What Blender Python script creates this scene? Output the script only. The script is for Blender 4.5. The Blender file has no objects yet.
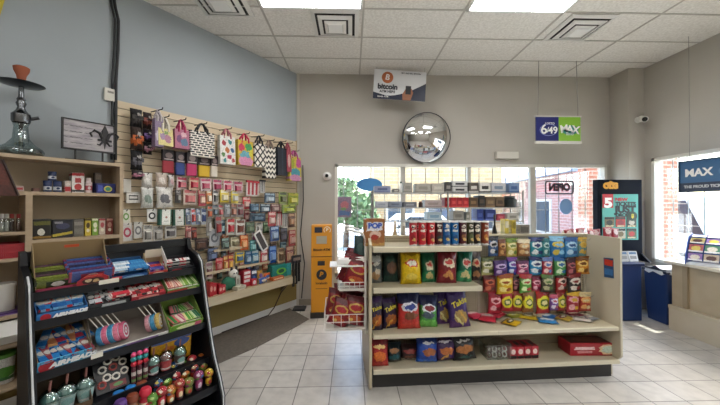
import bpy, bmesh, math, random
from mathutils import Vector
random.seed(7)
S = bpy.context.scene
COL = S.collection
# ------------------------------------------------------------------ camera model
F = 305.0; CZ = 1.73; YAW = math.radians(1.6); PIT = math.radians(.47)
def ray(px, py):
    x = (px-360)/F; z = (202.5-py)/F; y = 1
    y, z = y*math.cos(PIT)-z*math.sin(PIT), y*math.sin(PIT)+z*math.cos(PIT)
    x, y = x*math.cos(YAW)+y*math.sin(YAW), -x*math.sin(YAW)+y*math.cos(YAW)
    return x, y, z
class Frame:
    """a local frame standing on the floor: +x to the right seen from its front, -y out of its front"""
    def __init__(s, ox, oy, deg):
        s.o = (ox, oy); s.a = math.radians(deg); s.c, s.s = math.cos(s.a), math.sin(s.a)
    def hit(s, px, py, y=0.):
        n = (-s.s, s.c); p = (s.o[0]+n[0]*y, s.o[1]+n[1]*y); r = ray(px, py)
        t = (p[0]*n[0]+p[1]*n[1])/(r[0]*n[0]+r[1]*n[1])
        dx, dy = r[0]*t-s.o[0], r[1]*t-s.o[1]
        return dx*s.c+dy*s.s, r[2]*t+CZ
    def w(s, x, y, z): return Vector((s.o[0]+x*s.c-y*s.s, s.o[1]+x*s.s+y*s.c, z))
WD = Frame(0, 0, 0)                 # world
WL = Frame(-.96, 5.33, 53.8)        # slanted left wall
RK = Frame(-1.10, 2.68, 52)         # candy rack
GO = Frame(.2, 2.9, 3)              # snack gondola
BK = Frame(0, 5.33, 0)              # back wall
RW = Frame(4.9, 5.33, -90)          # right wall
# ------------------------------------------------------------------ materials
def lin(h):
    h = h.lstrip('#')
    o = []
    for i in (0, 2, 4):
        c = int(h[i:i+2], 16)/255
        o.append(c/12.92 if c <= .04045 else ((c+.055)/1.055)**2.4)
    return (*o, 1)
MC = {}
def M(h, rough=.5, metal=0., spec=.5, emit=0., bump=0., coat=0.):
    k = (h, rough, metal, spec, emit, bump, coat)
    if k in MC: return MC[k]
    m = bpy.data.materials.new('mat_'+h.strip('#')); m.use_nodes = True
    nt = m.node_tree; b = nt.nodes['Principled BSDF']
    b.inputs['Base Color'].default_value = lin(h); b.inputs['Roughness'].default_value = rough
    b.inputs['Metallic'].default_value = metal; b.inputs['Specular IOR Level'].default_value = spec
    b.inputs['Coat Weight'].default_value = coat
    if emit:
        b.inputs['Emission Color'].default_value = lin(h); b.inputs['Emission Strength'].default_value = emit
    if bump:
        n = nt.nodes.new('ShaderNodeTexNoise'); n.inputs['Scale'].default_value = 60
        u = nt.nodes.new('ShaderNodeBump'); u.inputs['Strength'].default_value = bump
        tc = nt.nodes.new('ShaderNodeTexCoord'); nt.links.new(tc.outputs['Object'], n.inputs['Vector'])
        nt.links.new(n.outputs['Fac'], u.inputs['Height']); nt.links.new(u.outputs['Normal'], b.inputs['Normal'])
    MC[k] = m; return m
def nodes(m): return m.node_tree.nodes, m.node_tree.links, m.node_tree.nodes['Principled BSDF']
def mottled(h1, h2, scale, rough=.6, detail=4, stretch=(1, 1, 1), bump=0., spec=.5):
    k = ('mot', h1, h2, scale, rough, stretch, bump)
    if k in MC: return MC[k]
    m = bpy.data.materials.new('mottled_'+h1.strip('#')); m.use_nodes = True
    N, L, b = nodes(m)
    tc = N.new('ShaderNodeTexCoord'); mp = N.new('ShaderNodeMapping'); mp.inputs['Scale'].default_value = stretch
    n = N.new('ShaderNodeTexNoise'); n.inputs['Scale'].default_value = scale; n.inputs['Detail'].default_value = detail
    r = N.new('ShaderNodeValToRGB'); r.color_ramp.elements[0].color = lin(h1); r.color_ramp.elements[1].color = lin(h2)
    r.color_ramp.elements[0].position = .35; r.color_ramp.elements[1].position = .65
    L.new(tc.outputs['Object'], mp.inputs['Vector']); L.new(mp.outputs['Vector'], n.inputs['Vector'])
    L.new(n.outputs['Fac'], r.inputs['Fac']); L.new(r.outputs['Color'], b.inputs['Base Color'])
    b.inputs['Roughness'].default_value = rough; b.inputs['Specular IOR Level'].default_value = spec
    if bump:
        u = N.new('ShaderNodeBump'); u.inputs['Strength'].default_value = bump; u.inputs['Distance'].default_value = .01
        L.new(n.outputs['Fac'], u.inputs['Height']); L.new(u.outputs['Normal'], b.inputs['Normal'])
    MC[k] = m; return m
WDEF = [.07]
def pk(base, shapes=(), rough=.35, spec=.5, noise=None, metal=0., warp=None):
    warp = WDEF[0] if warp is None else warp
    """printed packaging: uv-space ellipses 'e' / rectangles 'r' (kind, cx, cy, rx, ry, colour, rotation_deg)"""
    k = ('pk', base, tuple(shapes), rough, noise, metal, warp)
    if k in MC: return MC[k]
    m = bpy.data.materials.new('print_'+base.strip('#')); m.use_nodes = True
    N, L, b = nodes(m)
    uv = N.new('ShaderNodeTexCoord'); cur = None
    rgb = N.new('ShaderNodeRGB'); rgb.outputs[0].default_value = lin(base); cur = rgb.outputs[0]
    uvo = uv.outputs['UV']
    if warp:
        wn = N.new('ShaderNodeTexNoise'); wn.inputs['Scale'].default_value = 7; wn.inputs['Detail'].default_value = 3
        oi = N.new('ShaderNodeObjectInfo'); av = N.new('ShaderNodeVectorMath'); av.operation = 'ADD'
        L.new(uvo, av.inputs[0]); L.new(oi.outputs['Random'], av.inputs[1]); L.new(av.outputs[0], wn.inputs['Vector'])
        sb = N.new('ShaderNodeVectorMath'); sb.operation = 'SUBTRACT'; sb.inputs[1].default_value = (.5, .5, .5); L.new(wn.outputs['Color'], sb.inputs[0])
        sc = N.new('ShaderNodeVectorMath'); sc.operation = 'SCALE'; sc.inputs['Scale'].default_value = warp; L.new(sb.outputs[0], sc.inputs[0])
        ad = N.new('ShaderNodeVectorMath'); ad.operation = 'ADD'; L.new(uvo, ad.inputs[0]); L.new(sc.outputs[0], ad.inputs[1]); uvo = ad.outputs[0]
    if noise:
        nz = N.new('ShaderNodeTexVoronoi'); nz.inputs['Scale'].default_value = noise[1]
        L.new(uvo, nz.inputs['Vector'])
        lt = N.new('ShaderNodeMath'); lt.operation = 'LESS_THAN'; lt.inputs[1].default_value = noise[2] if len(noise) > 2 else .35
        L.new(nz.outputs['Distance'], lt.inputs[0])
        mx = N.new('ShaderNodeMixRGB'); L.new(lt.outputs[0], mx.inputs['Fac']); L.new(cur, mx.inputs[1])
        mx.inputs[2].default_value = lin(noise[0])
        if noise[0] == 'multi': pass
        cur = mx.outputs[0]
    for s in shapes:
        kind, cx, cy, rx, ry, c = s[:6]; rot = s[6] if len(s) > 6 else 0
        mp = N.new('ShaderNodeMapping'); mp.vector_type = 'TEXTURE'
        mp.inputs['Location'].default_value = (cx, cy, 0); mp.inputs['Rotation'].default_value = (0, 0, math.radians(rot))
        mp.inputs['Scale'].default_value = (rx, ry, 1)
        L.new(uvo, mp.inputs['Vector'])
        sp = N.new('ShaderNodeSeparateXYZ'); L.new(mp.outputs['Vector'], sp.inputs[0])
        if kind == 'r':
            a1 = N.new('ShaderNodeMath'); a1.operation = 'ABSOLUTE'; L.new(sp.outputs[0], a1.inputs[0])
            a2 = N.new('ShaderNodeMath'); a2.operation = 'ABSOLUTE'; L.new(sp.outputs[1], a2.inputs[0])
            mm = N.new('ShaderNodeMath'); mm.operation = 'MAXIMUM'; L.new(a1.outputs[0], mm.inputs[0]); L.new(a2.outputs[0], mm.inputs[1])
        else:
            a1 = N.new('ShaderNodeMath'); a1.operation = 'MULTIPLY'; L.new(sp.outputs[0], a1.inputs[0]); L.new(sp.outputs[0], a1.inputs[1])
            mm = N.new('ShaderNodeMath'); mm.operation = 'MULTIPLY_ADD'; L.new(sp.outputs[1], mm.inputs[0]); L.new(sp.outputs[1], mm.inputs[1]); L.new(a1.outputs[0], mm.inputs[2])
        lt = N.new('ShaderNodeMath'); lt.operation = 'LESS_THAN'; lt.inputs[1].default_value = 1; L.new(mm.outputs[0], lt.inputs[0])
        mx = N.new('ShaderNodeMixRGB'); L.new(lt.outputs[0], mx.inputs['Fac']); L.new(cur, mx.inputs[1]); mx.inputs[2].default_value = lin(c)
        cur = mx.outputs[0]
    # small print: fine tonal breakup all over the pack
    fn = N.new('ShaderNodeTexNoise'); fn.inputs['Scale'].default_value = 22; fn.inputs['Detail'].default_value = 4
    L.new(uvo, fn.inputs['Vector']); fr_ = N.new('ShaderNodeValToRGB')
    fr_.color_ramp.elements[0].color = (.5, .5, .5, 1); fr_.color_ramp.elements[1].color = (1, 1, 1, 1); fr_.color_ramp.elements[0].position = .36; fr_.color_ramp.elements[1].position = .56
    L.new(fn.outputs['Fac'], fr_.inputs[0]); mm_ = N.new('ShaderNodeMixRGB'); mm_.blend_type = 'MULTIPLY'; mm_.inputs[0].default_value = .7
    L.new(cur, mm_.inputs[1]); L.new(fr_.outputs[0], mm_.inputs[2]); cur = mm_.outputs[0]
    L.new(cur, b.inputs['Base Color']); b.inputs['Roughness'].default_value = rough
    b.inputs['Specular IOR Level'].default_value = spec; b.inputs['Metallic'].default_value = metal
    MC[k] = m; return m
def glass(name, tint='#ffffff', fac=.08, rough=.02, edge=.5):
    k = ('glass', name)
    if k in MC: return MC[k]
    m = bpy.data.materials.new(name); m.use_nodes = True; N, L, b = nodes(m)
    t = N.new('ShaderNodeBsdfTransparent'); t.inputs[0].default_value = lin(tint)
    g = N.new('ShaderNodeBsdfGlossy'); g.inputs['Roughness'].default_value = rough
    lw = N.new('ShaderNodeLayerWeight'); lw.inputs['Blend'].default_value = .25
    ad = N.new('ShaderNodeMath'); ad.operation = 'MULTIPLY_ADD'; ad.inputs[1].default_value = edge; ad.inputs[2].default_value = fac
    ad.use_clamp = True
    L.new(lw.outputs['Facing'], ad.inputs[0])
    mx = N.new('ShaderNodeMixShader'); L.new(ad.outputs[0], mx.inputs[0]); L.new(t.outputs[0], mx.inputs[1]); L.new(g.outputs[0], mx.inputs[2])
    L.new(mx.outputs[0], N['Material Output'].inputs['Surface']); MC[k] = m; return m
# ------------------------------------------------------------------ mesh building
class B:
    def __init__(s): s.v = []; s.f = []; s.mi = []; s.m = 0
    def add(s, vs, fs):
        o = len(s.v); s.v += [tuple(p) for p in vs]
        for f in fs: s.f.append(tuple(i+o for i in f)); s.mi.append(s.m)
        return s
    def box(s, x0, y0, z0, x1, y1, z1):
        return s.add([(x0,y0,z0),(x1,y0,z0),(x1,y1,z0),(x0,y1,z0),(x0,y0,z1),(x1,y0,z1),(x1,y1,z1),(x0,y1,z1)],
                     [(0,3,2,1),(4,5,6,7),(0,1,5,4),(1,2,6,5),(2,3,7,6),(3,0,4,7)])
    def frus(s, cx, cy, z0, z1, w0, d0, w1, d1):
        q = lambda w, d, z: [(cx-w/2,cy-d/2,z),(cx+w/2,cy-d/2,z),(cx+w/2,cy+d/2,z),(cx-w/2,cy+d/2,z)]
        return s.add(q(w0,d0,z0)+q(w1,d1,z1), [(0,3,2,1),(4,5,6,7),(0,1,5,4),(1,2,6,5),(2,3,7,6),(3,0,4,7)])
    def tube(s, pts, r, n=6, r1=None):
        pts = [Vector(p) for p in pts]; k = len(pts); vs = []
        up = Vector((0,0,1))
        for i, p in enumerate(pts):
            d = (pts[min(i+1,k-1)]-pts[max(i-1,0)]).normalized()
            a = d.cross(up if abs(d.z) < .95 else Vector((1,0,0))).normalized(); b = d.cross(a).normalized()
            rr = r if r1 is None else r+(r1-r)*i/(k-1)
            vs += [p+a*math.cos(t*math.tau/n)*rr+b*math.sin(t*math.tau/n)*rr for t in range(n)]
        fs = [(i*n+j, i*n+(j+1)%n, (i+1)*n+(j+1)%n, (i+1)*n+j) for i in range(k-1) for j in range(n)]
        fs += [tuple(range(n))[::-1], tuple((k-1)*n+j for j in range(n))]
        return s.add(vs, fs)
    def lathe(s, prof, n=16, c=(0,0,0)):
        vs = [(c[0]+r*math.cos(t*math.tau/n), c[1]+r*math.sin(t*math.tau/n), c[2]+z) for r, z in prof for t in range(n)]
        k = len(prof)
        fs = [(i*n+j, i*n+(j+1)%n, (i+1)*n+(j+1)%n, (i+1)*n+j) for i in range(k-1) for j in range(n)]
        if prof[0][0] > 1e-5: fs.append(tuple(range(n))[::-1])
        if prof[-1][0] > 1e-5: fs.append(tuple((k-1)*n+j for j in range(n)))
        return s.add(vs, fs)
    def prism(s, poly, axis, a, b):
        n = len(poly)
        def P(p, t): return {'x': (t, p[0], p[1]), 'y': (p[0], t, p[1]), 'z': (p[0], p[1], t)}[axis]
        return s.add([P(p,a) for p in poly]+[P(p,b) for p in poly],
                     [tuple(range(n)), tuple(range(n,2*n))[::-1]]+[(i,(i+1)%n,n+(i+1)%n,n+i) for i in range(n)])
    def ball(s, c, rx, ry=None, rz=None, n=12, k=8):
        ry = ry or rx; rz = rz or rx
        vs = [(c[0]+rx*math.sin(math.pi*i/k)*math.cos(j*math.tau/n), c[1]+ry*math.sin(math.pi*i/k)*math.sin(j*math.tau/n), c[2]-rz*math.cos(math.pi*i/k)) for i in range(k+1) for j in range(n)]
        return s.add(vs, [(i*n+j, i*n+(j+1)%n, (i+1)*n+(j+1)%n, (i+1)*n+j) for i in range(k) for j in range(n)])
    def obj(s, name, mats, parent=None, bevel=0, smooth=False, loc=None, rz=0, rx=0, uv=None):
        me = bpy.data.meshes.new(name); me.from_pydata(s.v, [], s.f)
        if not isinstance(mats, (list, tuple)): mats = [mats]
        for m in mats: me.materials.append(m)
        for p, i in zip(me.polygons, s.mi): p.material_index = i
        bm = bmesh.new(); bm.from_mesh(me)
        bmesh.ops.remove_doubles(bm, verts=bm.verts, dist=1e-5)
        bmesh.ops.recalc_face_normals(bm, faces=bm.faces)
        if uv != False:
            l = bm.loops.layers.uv.new('UVMap')
            xs = [v.co.x for v in bm.verts]; zs = [v.co.z for v in bm.verts]; ys = [v.co.y for v in bm.verts]
            x0, x1, z0, z1, y0, y1 = min(xs), max(xs), min(zs), max(zs), min(ys), max(ys)
            flat = (z1-z0) < .12*(y1-y0) and uv != 'xz'
            for f in bm.faces:
                for lp in f.loops:
                    c = lp.vert.co
                    lp[l].uv = (((c.x-x0)/max(x1-x0,1e-6) if x1-x0 > .12*(y1-y0) else (c.y-y0)/max(y1-y0,1e-6)), ((c.y-y0)/max(y1-y0,1e-6)) if flat else ((c.z-z0)/max(z1-z0,1e-6)))
        if smooth:
            for f in bm.faces: f.smooth = True
        bm.to_mesh(me); bm.free()
        if smooth == 'auto':
            try: me.set_sharp_from_angle(angle=math.radians(40))
            except Exception: pass
        o = bpy.data.objects.new(name, me); COL.objects.link(o)
        if parent: o.parent = parent
        if loc is not None: o.location = loc
        o.rotation_euler = (rx, 0, rz)
        if bevel:
            md = o.modifiers.new('bevel', 'BEVEL'); md.width = bevel; md.segments = 2; md.limit_method = 'ANGLE'
        return o
LABELS = {}
def tag(o, label, cat, group=None, kind=None):
    o['label'] = label; o['category'] = cat
    if group: o['group'] = group
    if kind: o['kind'] = kind
    LABELS.setdefault(label, []).append(o.name)
    return o
def thing(name, label, cat, fr, x, y, z, rz=0., group=None, rx=0.):
    o = bpy.data.objects.new(name, None); COL.objects.link(o); o.empty_display_size = .1
    o.location = fr.w(x, y, z); o.rotation_euler = (rx, 0, fr.a+rz)
    return tag(o, label, cat, group)
def put(o, fr, x, y, z, rz=0., rx=0., ry=0.):
    o.location = fr.w(x, y, z); o.rotation_euler = (rx, ry, fr.a+rz); return o
def struct(o, nm=None):
    o['kind'] = 'structure'; return o
def text(name, s, size, mat, parent, x, y, z, bold=0., shear=0., rz=0., rot=0., align='CENTER', ext=.001, sx=1.):
    c = bpy.data.curves.new(name, 'FONT'); c.body = s; c.size = size; c.align_x = align; c.align_y = 'CENTER'
    c.extrude = ext; c.offset = bold; c.shear = shear
    c.materials.append(mat)
    tmp = bpy.data.objects.new('tmp_text', c); COL.objects.link(tmp)
    dg = bpy.context.evaluated_depsgraph_get(); me = bpy.data.meshes.new_from_object(tmp.evaluated_get(dg)); me.name = name
    bpy.data.objects.remove(tmp); bpy.data.curves.remove(c)
    o = bpy.data.objects.new(name, me); COL.objects.link(o); o.parent = parent
    o.location = (x, y, z); o.rotation_euler = (math.pi/2, rot, rz); o.scale = (sx, 1, 1)
    return o
def copy_tree(o, parent=None):
    c = o.copy(); COL.objects.link(c)
    if parent: c.parent = parent
    for ch in list(o.children): copy_tree(ch, c)
    return c
ORD = ['first','second','third','fourth','fifth','sixth','seventh','eighth','ninth','tenth','eleventh','twelfth','thirteenth','fourteenth','fifteenth','sixteenth','seventeenth','eighteenth','nineteenth','twentieth']
# common materials
WHITE = M('#e8e6e0', .5); BLACK = M('#141416', .4); DARK = M('#26272a', .5); CHROME = M('#d8d8d8', .08, 1.)
STEEL = M('#9a9a9a', .35, 1.); KRAFT = M('#8d7355', .8); RED = M('#b3202c', .4); NAVY = M('#1a2244', .4)
CREAM = mottled('#b9af94', '#c0b69c', 3, .42); BLUEBIN = M('#1d3566', .45)
CLEAR = glass('clear_glass', '#f4f8f8', .10); PLASTIC = glass('clear_plastic', '#e6efee', .16, .12)
# ------------------------------------------------------------------ flexible bag of snacks
def bag(name, w, h, t, mat, seal, parent=None, nx=10, nz=13, sd=0, part=True):
    rnd = random.Random(sd); b = B(); g = {}
    for side in (-1, 1):
        vs = []
        for j in range(nz+1):
            v = j/nz; q = min(max((v-.045)/.9, 0), 1); pr = math.sin(math.pi*q**.85)**.5 if 0 < q < 1 else 0
            for i in range(nx+1):
                u = i/nx; e = max(1-abs(2*u-1)**2.4, 0)**.65
                y = side*t/2*e*pr
                edge = 1-pr
                y += side*(.0 if e == 0 else .09*t*math.sin(u*23+sd*2+v*9)*e*min(1, pr*2))+rnd.uniform(-.03, .03)*t*e
                x = (u-.5)*w*(1-.10*pr)
                vs.append((x, y+(.012*t*edge*math.sin(u*19+sd)), v*h))
        b.add(vs, [(j*(nx+1)+i, j*(nx+1)+i+1, (j+1)*(nx+1)+i+1, (j+1)*(nx+1)+i) for j in range(nz) for i in range(nx)])
    o = b.obj(name, mat, parent, smooth=True, uv='xz')
    if part:
        s = B(); n = 16; vs = []
        for k in range(n+1):
            x = (k/n-.5)*w; zz = .004*h*(k % 2)
            vs += [(x, -.004, h*.955), (x, -.004, h*1.0+zz), (x, .004, h*.955), (x, .004, h*1.0+zz)]
        fs = []
        for k in range(n):
            a = k*4; fs += [(a, a+4, a+5, a+1), (a+2, a+3, a+7, a+6), (a+1, a+5, a+7, a+3), (a, a+2, a+6, a+4)]
        s.add(vs, fs).obj('top_seal', seal, o, uv=False)
    return o
# ================================================================== the room
CEIL = 4.02; YB = 5.33; XR = 4.9; XC = -.96
uw = (-.59, -.807)                       # along the left wall, away from the corner
YF = -4.0; tl = (YB-YF)/.807; XL = XC-.59*tl
# floor: square ceramic tiles
def floor_mat():
    m = bpy.data.materials.new('floor_tiles'); m.use_nodes = True; N, L, b = nodes(m)
    tc = N.new('ShaderNodeTexCoord'); mp = N.new('ShaderNodeMapping'); mp.inputs['Location'].default_value = (.83-.004, -3.17+.3*20, 0)
    br = N.new('ShaderNodeTexBrick'); br.offset = 0; br.squash = 1
    br.inputs['Scale'].default_value = 1; br.inputs['Brick Width'].default_value = .315; br.inputs['Row Height'].default_value = .303
    br.inputs['Mortar Size'].default_value = .005; br.inputs['Mortar Smooth'].default_value = .2; br.inputs['Bias'].default_value = 0
    br.inputs['Color1'].default_value = lin('#c4beb5'); br.inputs['Color2'].default_value = lin('#b9b3aa'); br.inputs['Mortar'].default_value = lin('#75706a')
    n = N.new('ShaderNodeTexNoise'); n.inputs['Scale'].default_value = 9; n.inputs['Detail'].default_value = 6
    r = N.new('ShaderNodeValToRGB'); r.color_ramp.elements[0].color = (.72, .72, .72, 1); r.color_ramp.elements[1].color = (1, 1, 1, 1)
    r.color_ramp.elements[0].position = .3; r.color_ramp.elements[1].position = .6
    mx = N.new('ShaderNodeMixRGB'); mx.blend_type = 'MULTIPLY'; mx.inputs[0].default_value = .6
    L.new(tc.outputs['Object'], mp.inputs[0]); L.new(mp.outputs[0], br.inputs['Vector']); L.new(tc.outputs['Object'], n.inputs['Vector'])
    L.new(n.outputs['Fac'], r.inputs[0]); L.new(br.outputs['Color'], mx.inputs[1]); L.new(r.outputs[0], mx.inputs[2])
    L.new(mx.outputs[0], b.inputs['Base Color']); b.inputs['Roughness'].default_value = .3
    u = N.new('ShaderNodeBump'); u.inputs['Strength'].default_value = .3; u.inputs['Distance'].default_value = .003; u.invert = True
    L.new(br.outputs['Fac'], u.inputs['Height']); L.new(u.outputs[0], b.inputs['Normal'])
    return m
RP = [(XC, YB), (XR, YB), (XR, YF), (XL, YF)]
struct(B().prism(RP, 'z', -.1, 0).obj('floor', floor_mat()))
struct(B().prism(RP, 'z', CEIL, CEIL+.1).obj('ceiling', mottled('#dad6cf', '#ece9e3', 38, .9, 8, bump=.1)))
greige = mottled('#b3aea5', '#b7b2a9', 1.5, .75); blue = mottled('#a0a8ac', '#a4acb0', 1.5, .7)
T = .18
# back wall with a window opening
WX0, WX1, WZ0, WZ1 = -.29, 4.56, .50, 2.45
b = B(); b.box(XC-T, YB, 0, WX0, YB+T, CEIL); b.box(WX1, YB, 0, XR+T, YB+T, CEIL); b.box(WX0, YB, WZ1, WX1, YB+T, CEIL); b.box(WX0, YB, 0, WX1, YB+T, WZ0)
struct(b.obj('wall_back', greige))
RY0, RY1, RZ0, RZ1 = 1.2, 4.83, .82, 2.49
b = B(); b.box(XR, RY1, 0, XR+T, YB, CEIL); b.box(XR, YF, 0, XR+T, RY0, CEIL); b.box(XR, RY0, RZ1, XR+T, RY1, CEIL); b.box(XR, RY0, 0, XR+T, RY1, RZ0)
struct(b.obj('wall_right', greige))
nx_, ny_ = -.807*T, .59*T
struct(B().prism([(XC, YB), (XL, YF), (XL+nx_, YF+ny_), (XC+nx_, YB+ny_)], 'z', 0, CEIL).obj('wall_left', blue))
struct(B().box(XL, YF-T, 0, XR+T, YF, CEIL).obj('wall_front', greige))
struct(B().box(4.63, 4.96, 0, XR, YB, CEIL).obj('wall_column', greige))
# khaki dado of the left wall under the display ledge and its white baseboard
o = B().box(-3.4, -.012, .1, 0, 0, .62).obj('trim_1', M('#8f7c46', .7)); put(o, WL, 0, 0, 0); struct(o)
o = B().box(-3.4, -.02, 0, 0, 0, .1).obj('baseboard_left', M('#d9d8d4', .5)); put(o, WL, 0, 0, 0); struct(o)
struct(B().box(XC+.02, YB-.015, 0, 4.63, YB, .1).obj('baseboard_back', M('#8c8478', .5)))
# white corner bead
struct(B().box(XC+.01, YB-.02, 0, XC+.05, YB, CEIL).obj('trim_2', M('#c4c0b6', .6)))
# ceiling grid
b = B()
for x in (-6, -4.81, -3.62, -2.43, -1.05, .14, 1.33, 2.525, 3.71): b.box(x-.012, YF, CEIL-.006, x+.012, YB, CEIL)
for k in range(16): y = 4.75-.61*k; b.box(XL, y-.012, CEIL-.005, XR, y+.012, CEIL)
struct(b.obj('trim_3', M('#b9b4ab', .6)))
# fluorescent panels (two in view at the top of the picture, the others over the counter side of the shop)
PANEL_E = 18.0
def panel(x0, y1, label, e=PANEL_E):
    t = thing('ceiling_light', label, 'light', WD, x0+.595, y1-.305, CEIL-.02, 0, 'fluorescent ceiling panels')
    f = B(); w, d = .58, .29
    f.box(-w, -d, -.012, w, -d+.025, .012).box(-w, d-.025, -.012, w, d, .012).box(-w, -d, -.012, -w+.025, d, .012).box(w-.025, -d, -.012, w, d, .012)
    f.obj('light_frame', M('#e4e4e2', .4), t)
    B().box(-w+.025, -d+.025, -.006, w-.025, d-.025, .006).obj('diffuser', M('#fdfcfb', .5, emit=e), t)
panel(-1.05, 3.53, 'ceiling light panel between the two square vents'); panel(1.33, 3.53, 'ceiling light panel right of the hanging coin poster')
for x in (-2.4, .14, 2.52):
    for y in (.48, -2.57): panel(x, y, 'fluorescent ceiling panel over the front part of the shop')
# square ceiling diffusers
def vent(cx, cy, label, s=.29):
    t = thing('ceiling_vent', label, 'air vent', WD, cx, cy, CEIL, 0, 'square ceiling diffusers')
    m = M('#dcdad5', .4)
    for nm, r, z, wd in (('outer_frame', s, -.01, .05), ('middle_ring', s*.72, -.035, .05), ('inner_ring', s*.46, -.055, .04)):
        q = B()
        def ring(r0, z0, r1, z1):
            a = [(-r0,-r0,z0),(r0,-r0,z0),(r0,r0,z0),(-r0,r0,z0)]; c = [(-r1,-r1,z1),(r1,-r1,z1),(r1,r1,z1),(-r1,r1,z1)]
            q.add(a+c, [(i,(i+1)%4,4+(i+1)%4,4+i) for i in range(4)])
        ring(r, z-.004, r-wd, z-.02); ring(r, z+.004, r, z-.004); ring(r-wd, z-.02, r-wd, z-.012); ring(r-wd, z-.012, r, z+.004)
        q.obj(nm, m, t)
    B().box(-.09, -.09, -.075, .09, .09, -.068).obj('centre_plate', M('#f0efec', .4), t)
    B().box(-s*.93, -s*.93, -.004, s*.93, s*.93, -.001).obj('dark_throat', M('#3c3b39', .8), t)
vent(-.20, 3.83, 'square ceiling vent right of the left light panel')
vent(2.93, 3.84, 'square ceiling vent behind the right light panel, nearest the lottery sign')
vent(-1.46, 3.42, 'square ceiling vent above the slanted blue wall')
# dark mat along the left wall
pts = [(-1.60, -.05), (-1.93, -.76), (-1.40, -.78), (-.72, -.72), (-.36, -.66), (-.2, -.05)]
o = B().prism(pts, 'z', .002, .008).obj('floor_mat', mottled('#5c544b', '#686057', 30, .9)); put(o, WL, 0, 0, 0)
tag(o, 'dark grey-brown mat lying on the tiles along the wall ledge', 'mat')
# ------------------------------------------------------------------ windows
wf = M('#d9d6cc', .5)
fr = B(); e = .05
fr.box(WX0, YB-.02, WZ1-e, WX1, YB+.1, WZ1).box(WX0, YB-.02, WZ0, WX1, YB+.1, WZ0+e).box(WX0, YB-.02, WZ0, WX0+e, YB+.1, WZ1).box(WX1-e, YB-.02, WZ0, WX1, YB+.1, WZ1)
w1 = fr.obj('window_1', wf); struct(w1)
mu = B()
for x, w in ((.91, .04), (2.09, .03), (3.24, .05)): mu.box(x-w, YB+.02, WZ0, x+w, YB+.09, WZ1)
mu.obj('mullion', M('#b9b5ab', .5), w1)
B().box(WX0+e, YB+.06, WZ0+e, WX1-e, YB+.065, WZ1-e).obj('glass', CLEAR, w1)
g = B(); x = WX0+.15
while x < WX1-.05: g.tube([(x, YB+.13, WZ0), (x, YB+.13, WZ1)], .008, 5); x += .245
for z in (.85, 1.24, 1.64, 2.03): g.tube([(WX0, YB+.13, z), (WX1, YB+.13, z)], .006, 5)
g.obj('window_grille', M('#77746d', .5), w1)
fr = B()
fr.box(XR-.02, RY0, RZ1-e, XR+.1, RY1, RZ1).box(XR-.02, RY0, RZ0, XR+.1, RY1, RZ0+e).box(XR-.02, RY1-e, RZ0, XR+.1, RY1, RZ1).box(XR-.02, RY0, RZ0, XR+.1, RY0+e, RZ1)
w2 = fr.obj('window_2', wf); struct(w2)
mu = B(); mu.box(XR+.02, 3.55, RZ0, XR+.09, 3.6, RZ1); mu.box(XR+.02, 2.4, RZ0, XR+.09, 2.46, RZ1); mu.obj('mullion', wf, w2)
B().box(XR+.06, RY0+e, RZ0+e, XR+.065, RY1-e, RZ1-e).obj('glass', CLEAR, w2)
g = B(); y = RY1-.2
while y > RY0: g.tube([(XR+.13, y, RZ0), (XR+.13, y, RZ1)], .008, 5); y -= .21
for z in (1.18, 1.42, 1.75, 2.1): g.tube([(XR+.13, RY0, z), (XR+.13, RY1, z)], .006, 5)
g.obj('window_grille', M('#b5b3ad', .5), w2)
# ------------------------------------------------------------------ outside
g = B().box(-60, -40, -.25, 80, 90, -.13).obj('ground', mottled('#a9a7a2', '#b6b4ae', .8, .9)); struct(g)
def brickmat(c1, c2, mo, w=.24):
    m = bpy.data.materials.new('brickwork'); m.use_nodes = True; N, L, b = nodes(m)
    tc = N.new('ShaderNodeTexCoord'); sp = N.new('ShaderNodeSeparateXYZ'); cb = N.new('ShaderNodeCombineXYZ'); ad = N.new('ShaderNodeMath'); ad.operation = 'ADD'
    br = N.new('ShaderNodeTexBrick'); br.inputs['Scale'].default_value = 1; br.inputs['Brick Width'].default_value = w; br.inputs['Row Height'].default_value = w*.36
    br.inputs['Mortar Size'].default_value = .012; br.inputs['Color1'].default_value = lin(c1); br.inputs['Color2'].default_value = lin(c2); br.inputs['Mortar'].default_value = lin(mo)
    L.new(tc.outputs['Object'], sp.inputs[0]); L.new(sp.outputs[0], ad.inputs[0]); L.new(sp.outputs[1], ad.inputs[1]); L.new(ad.outputs[0], cb.inputs[0]); L.new(sp.outputs[2], cb.inputs[1])
    L.new(cb.outputs[0], br.inputs['Vector']); L.new(br.outputs['Color'], b.inputs['Base Color']); b.inputs['Roughness'].default_value = .9
    return m
bk_red = brickmat('#9c5a44', '#a8664e', '#b3a396'); bk_tan = brickmat('#b08f63', '#c2a377', '#cbb898', .5); bk_pink = brickmat('#a87c78', '#b08580', '#bcaaa6', .3)
def pillar(x, y, s, h, label):
    t = thing('brick_pillar', label, 'pillar', WD, x, y, -.13, 0, 'brick pillars outside')
    B().box(-s, -s, .0, s, s, h).obj('shaft', bk_red, t); B().box(-s-.05, -s-.05, h, s+.05, s+.05, h+.15).obj('cap', M('#b9b2a4', .8), t)
pillar(5.28, 6.6, .16, 4.1, 'orange-red brick pillar behind the right end of the wide window')
pillar(6.5, 6.2, .16, 4.1, 'brick pillar seen through the right wall window near its frame')
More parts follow.
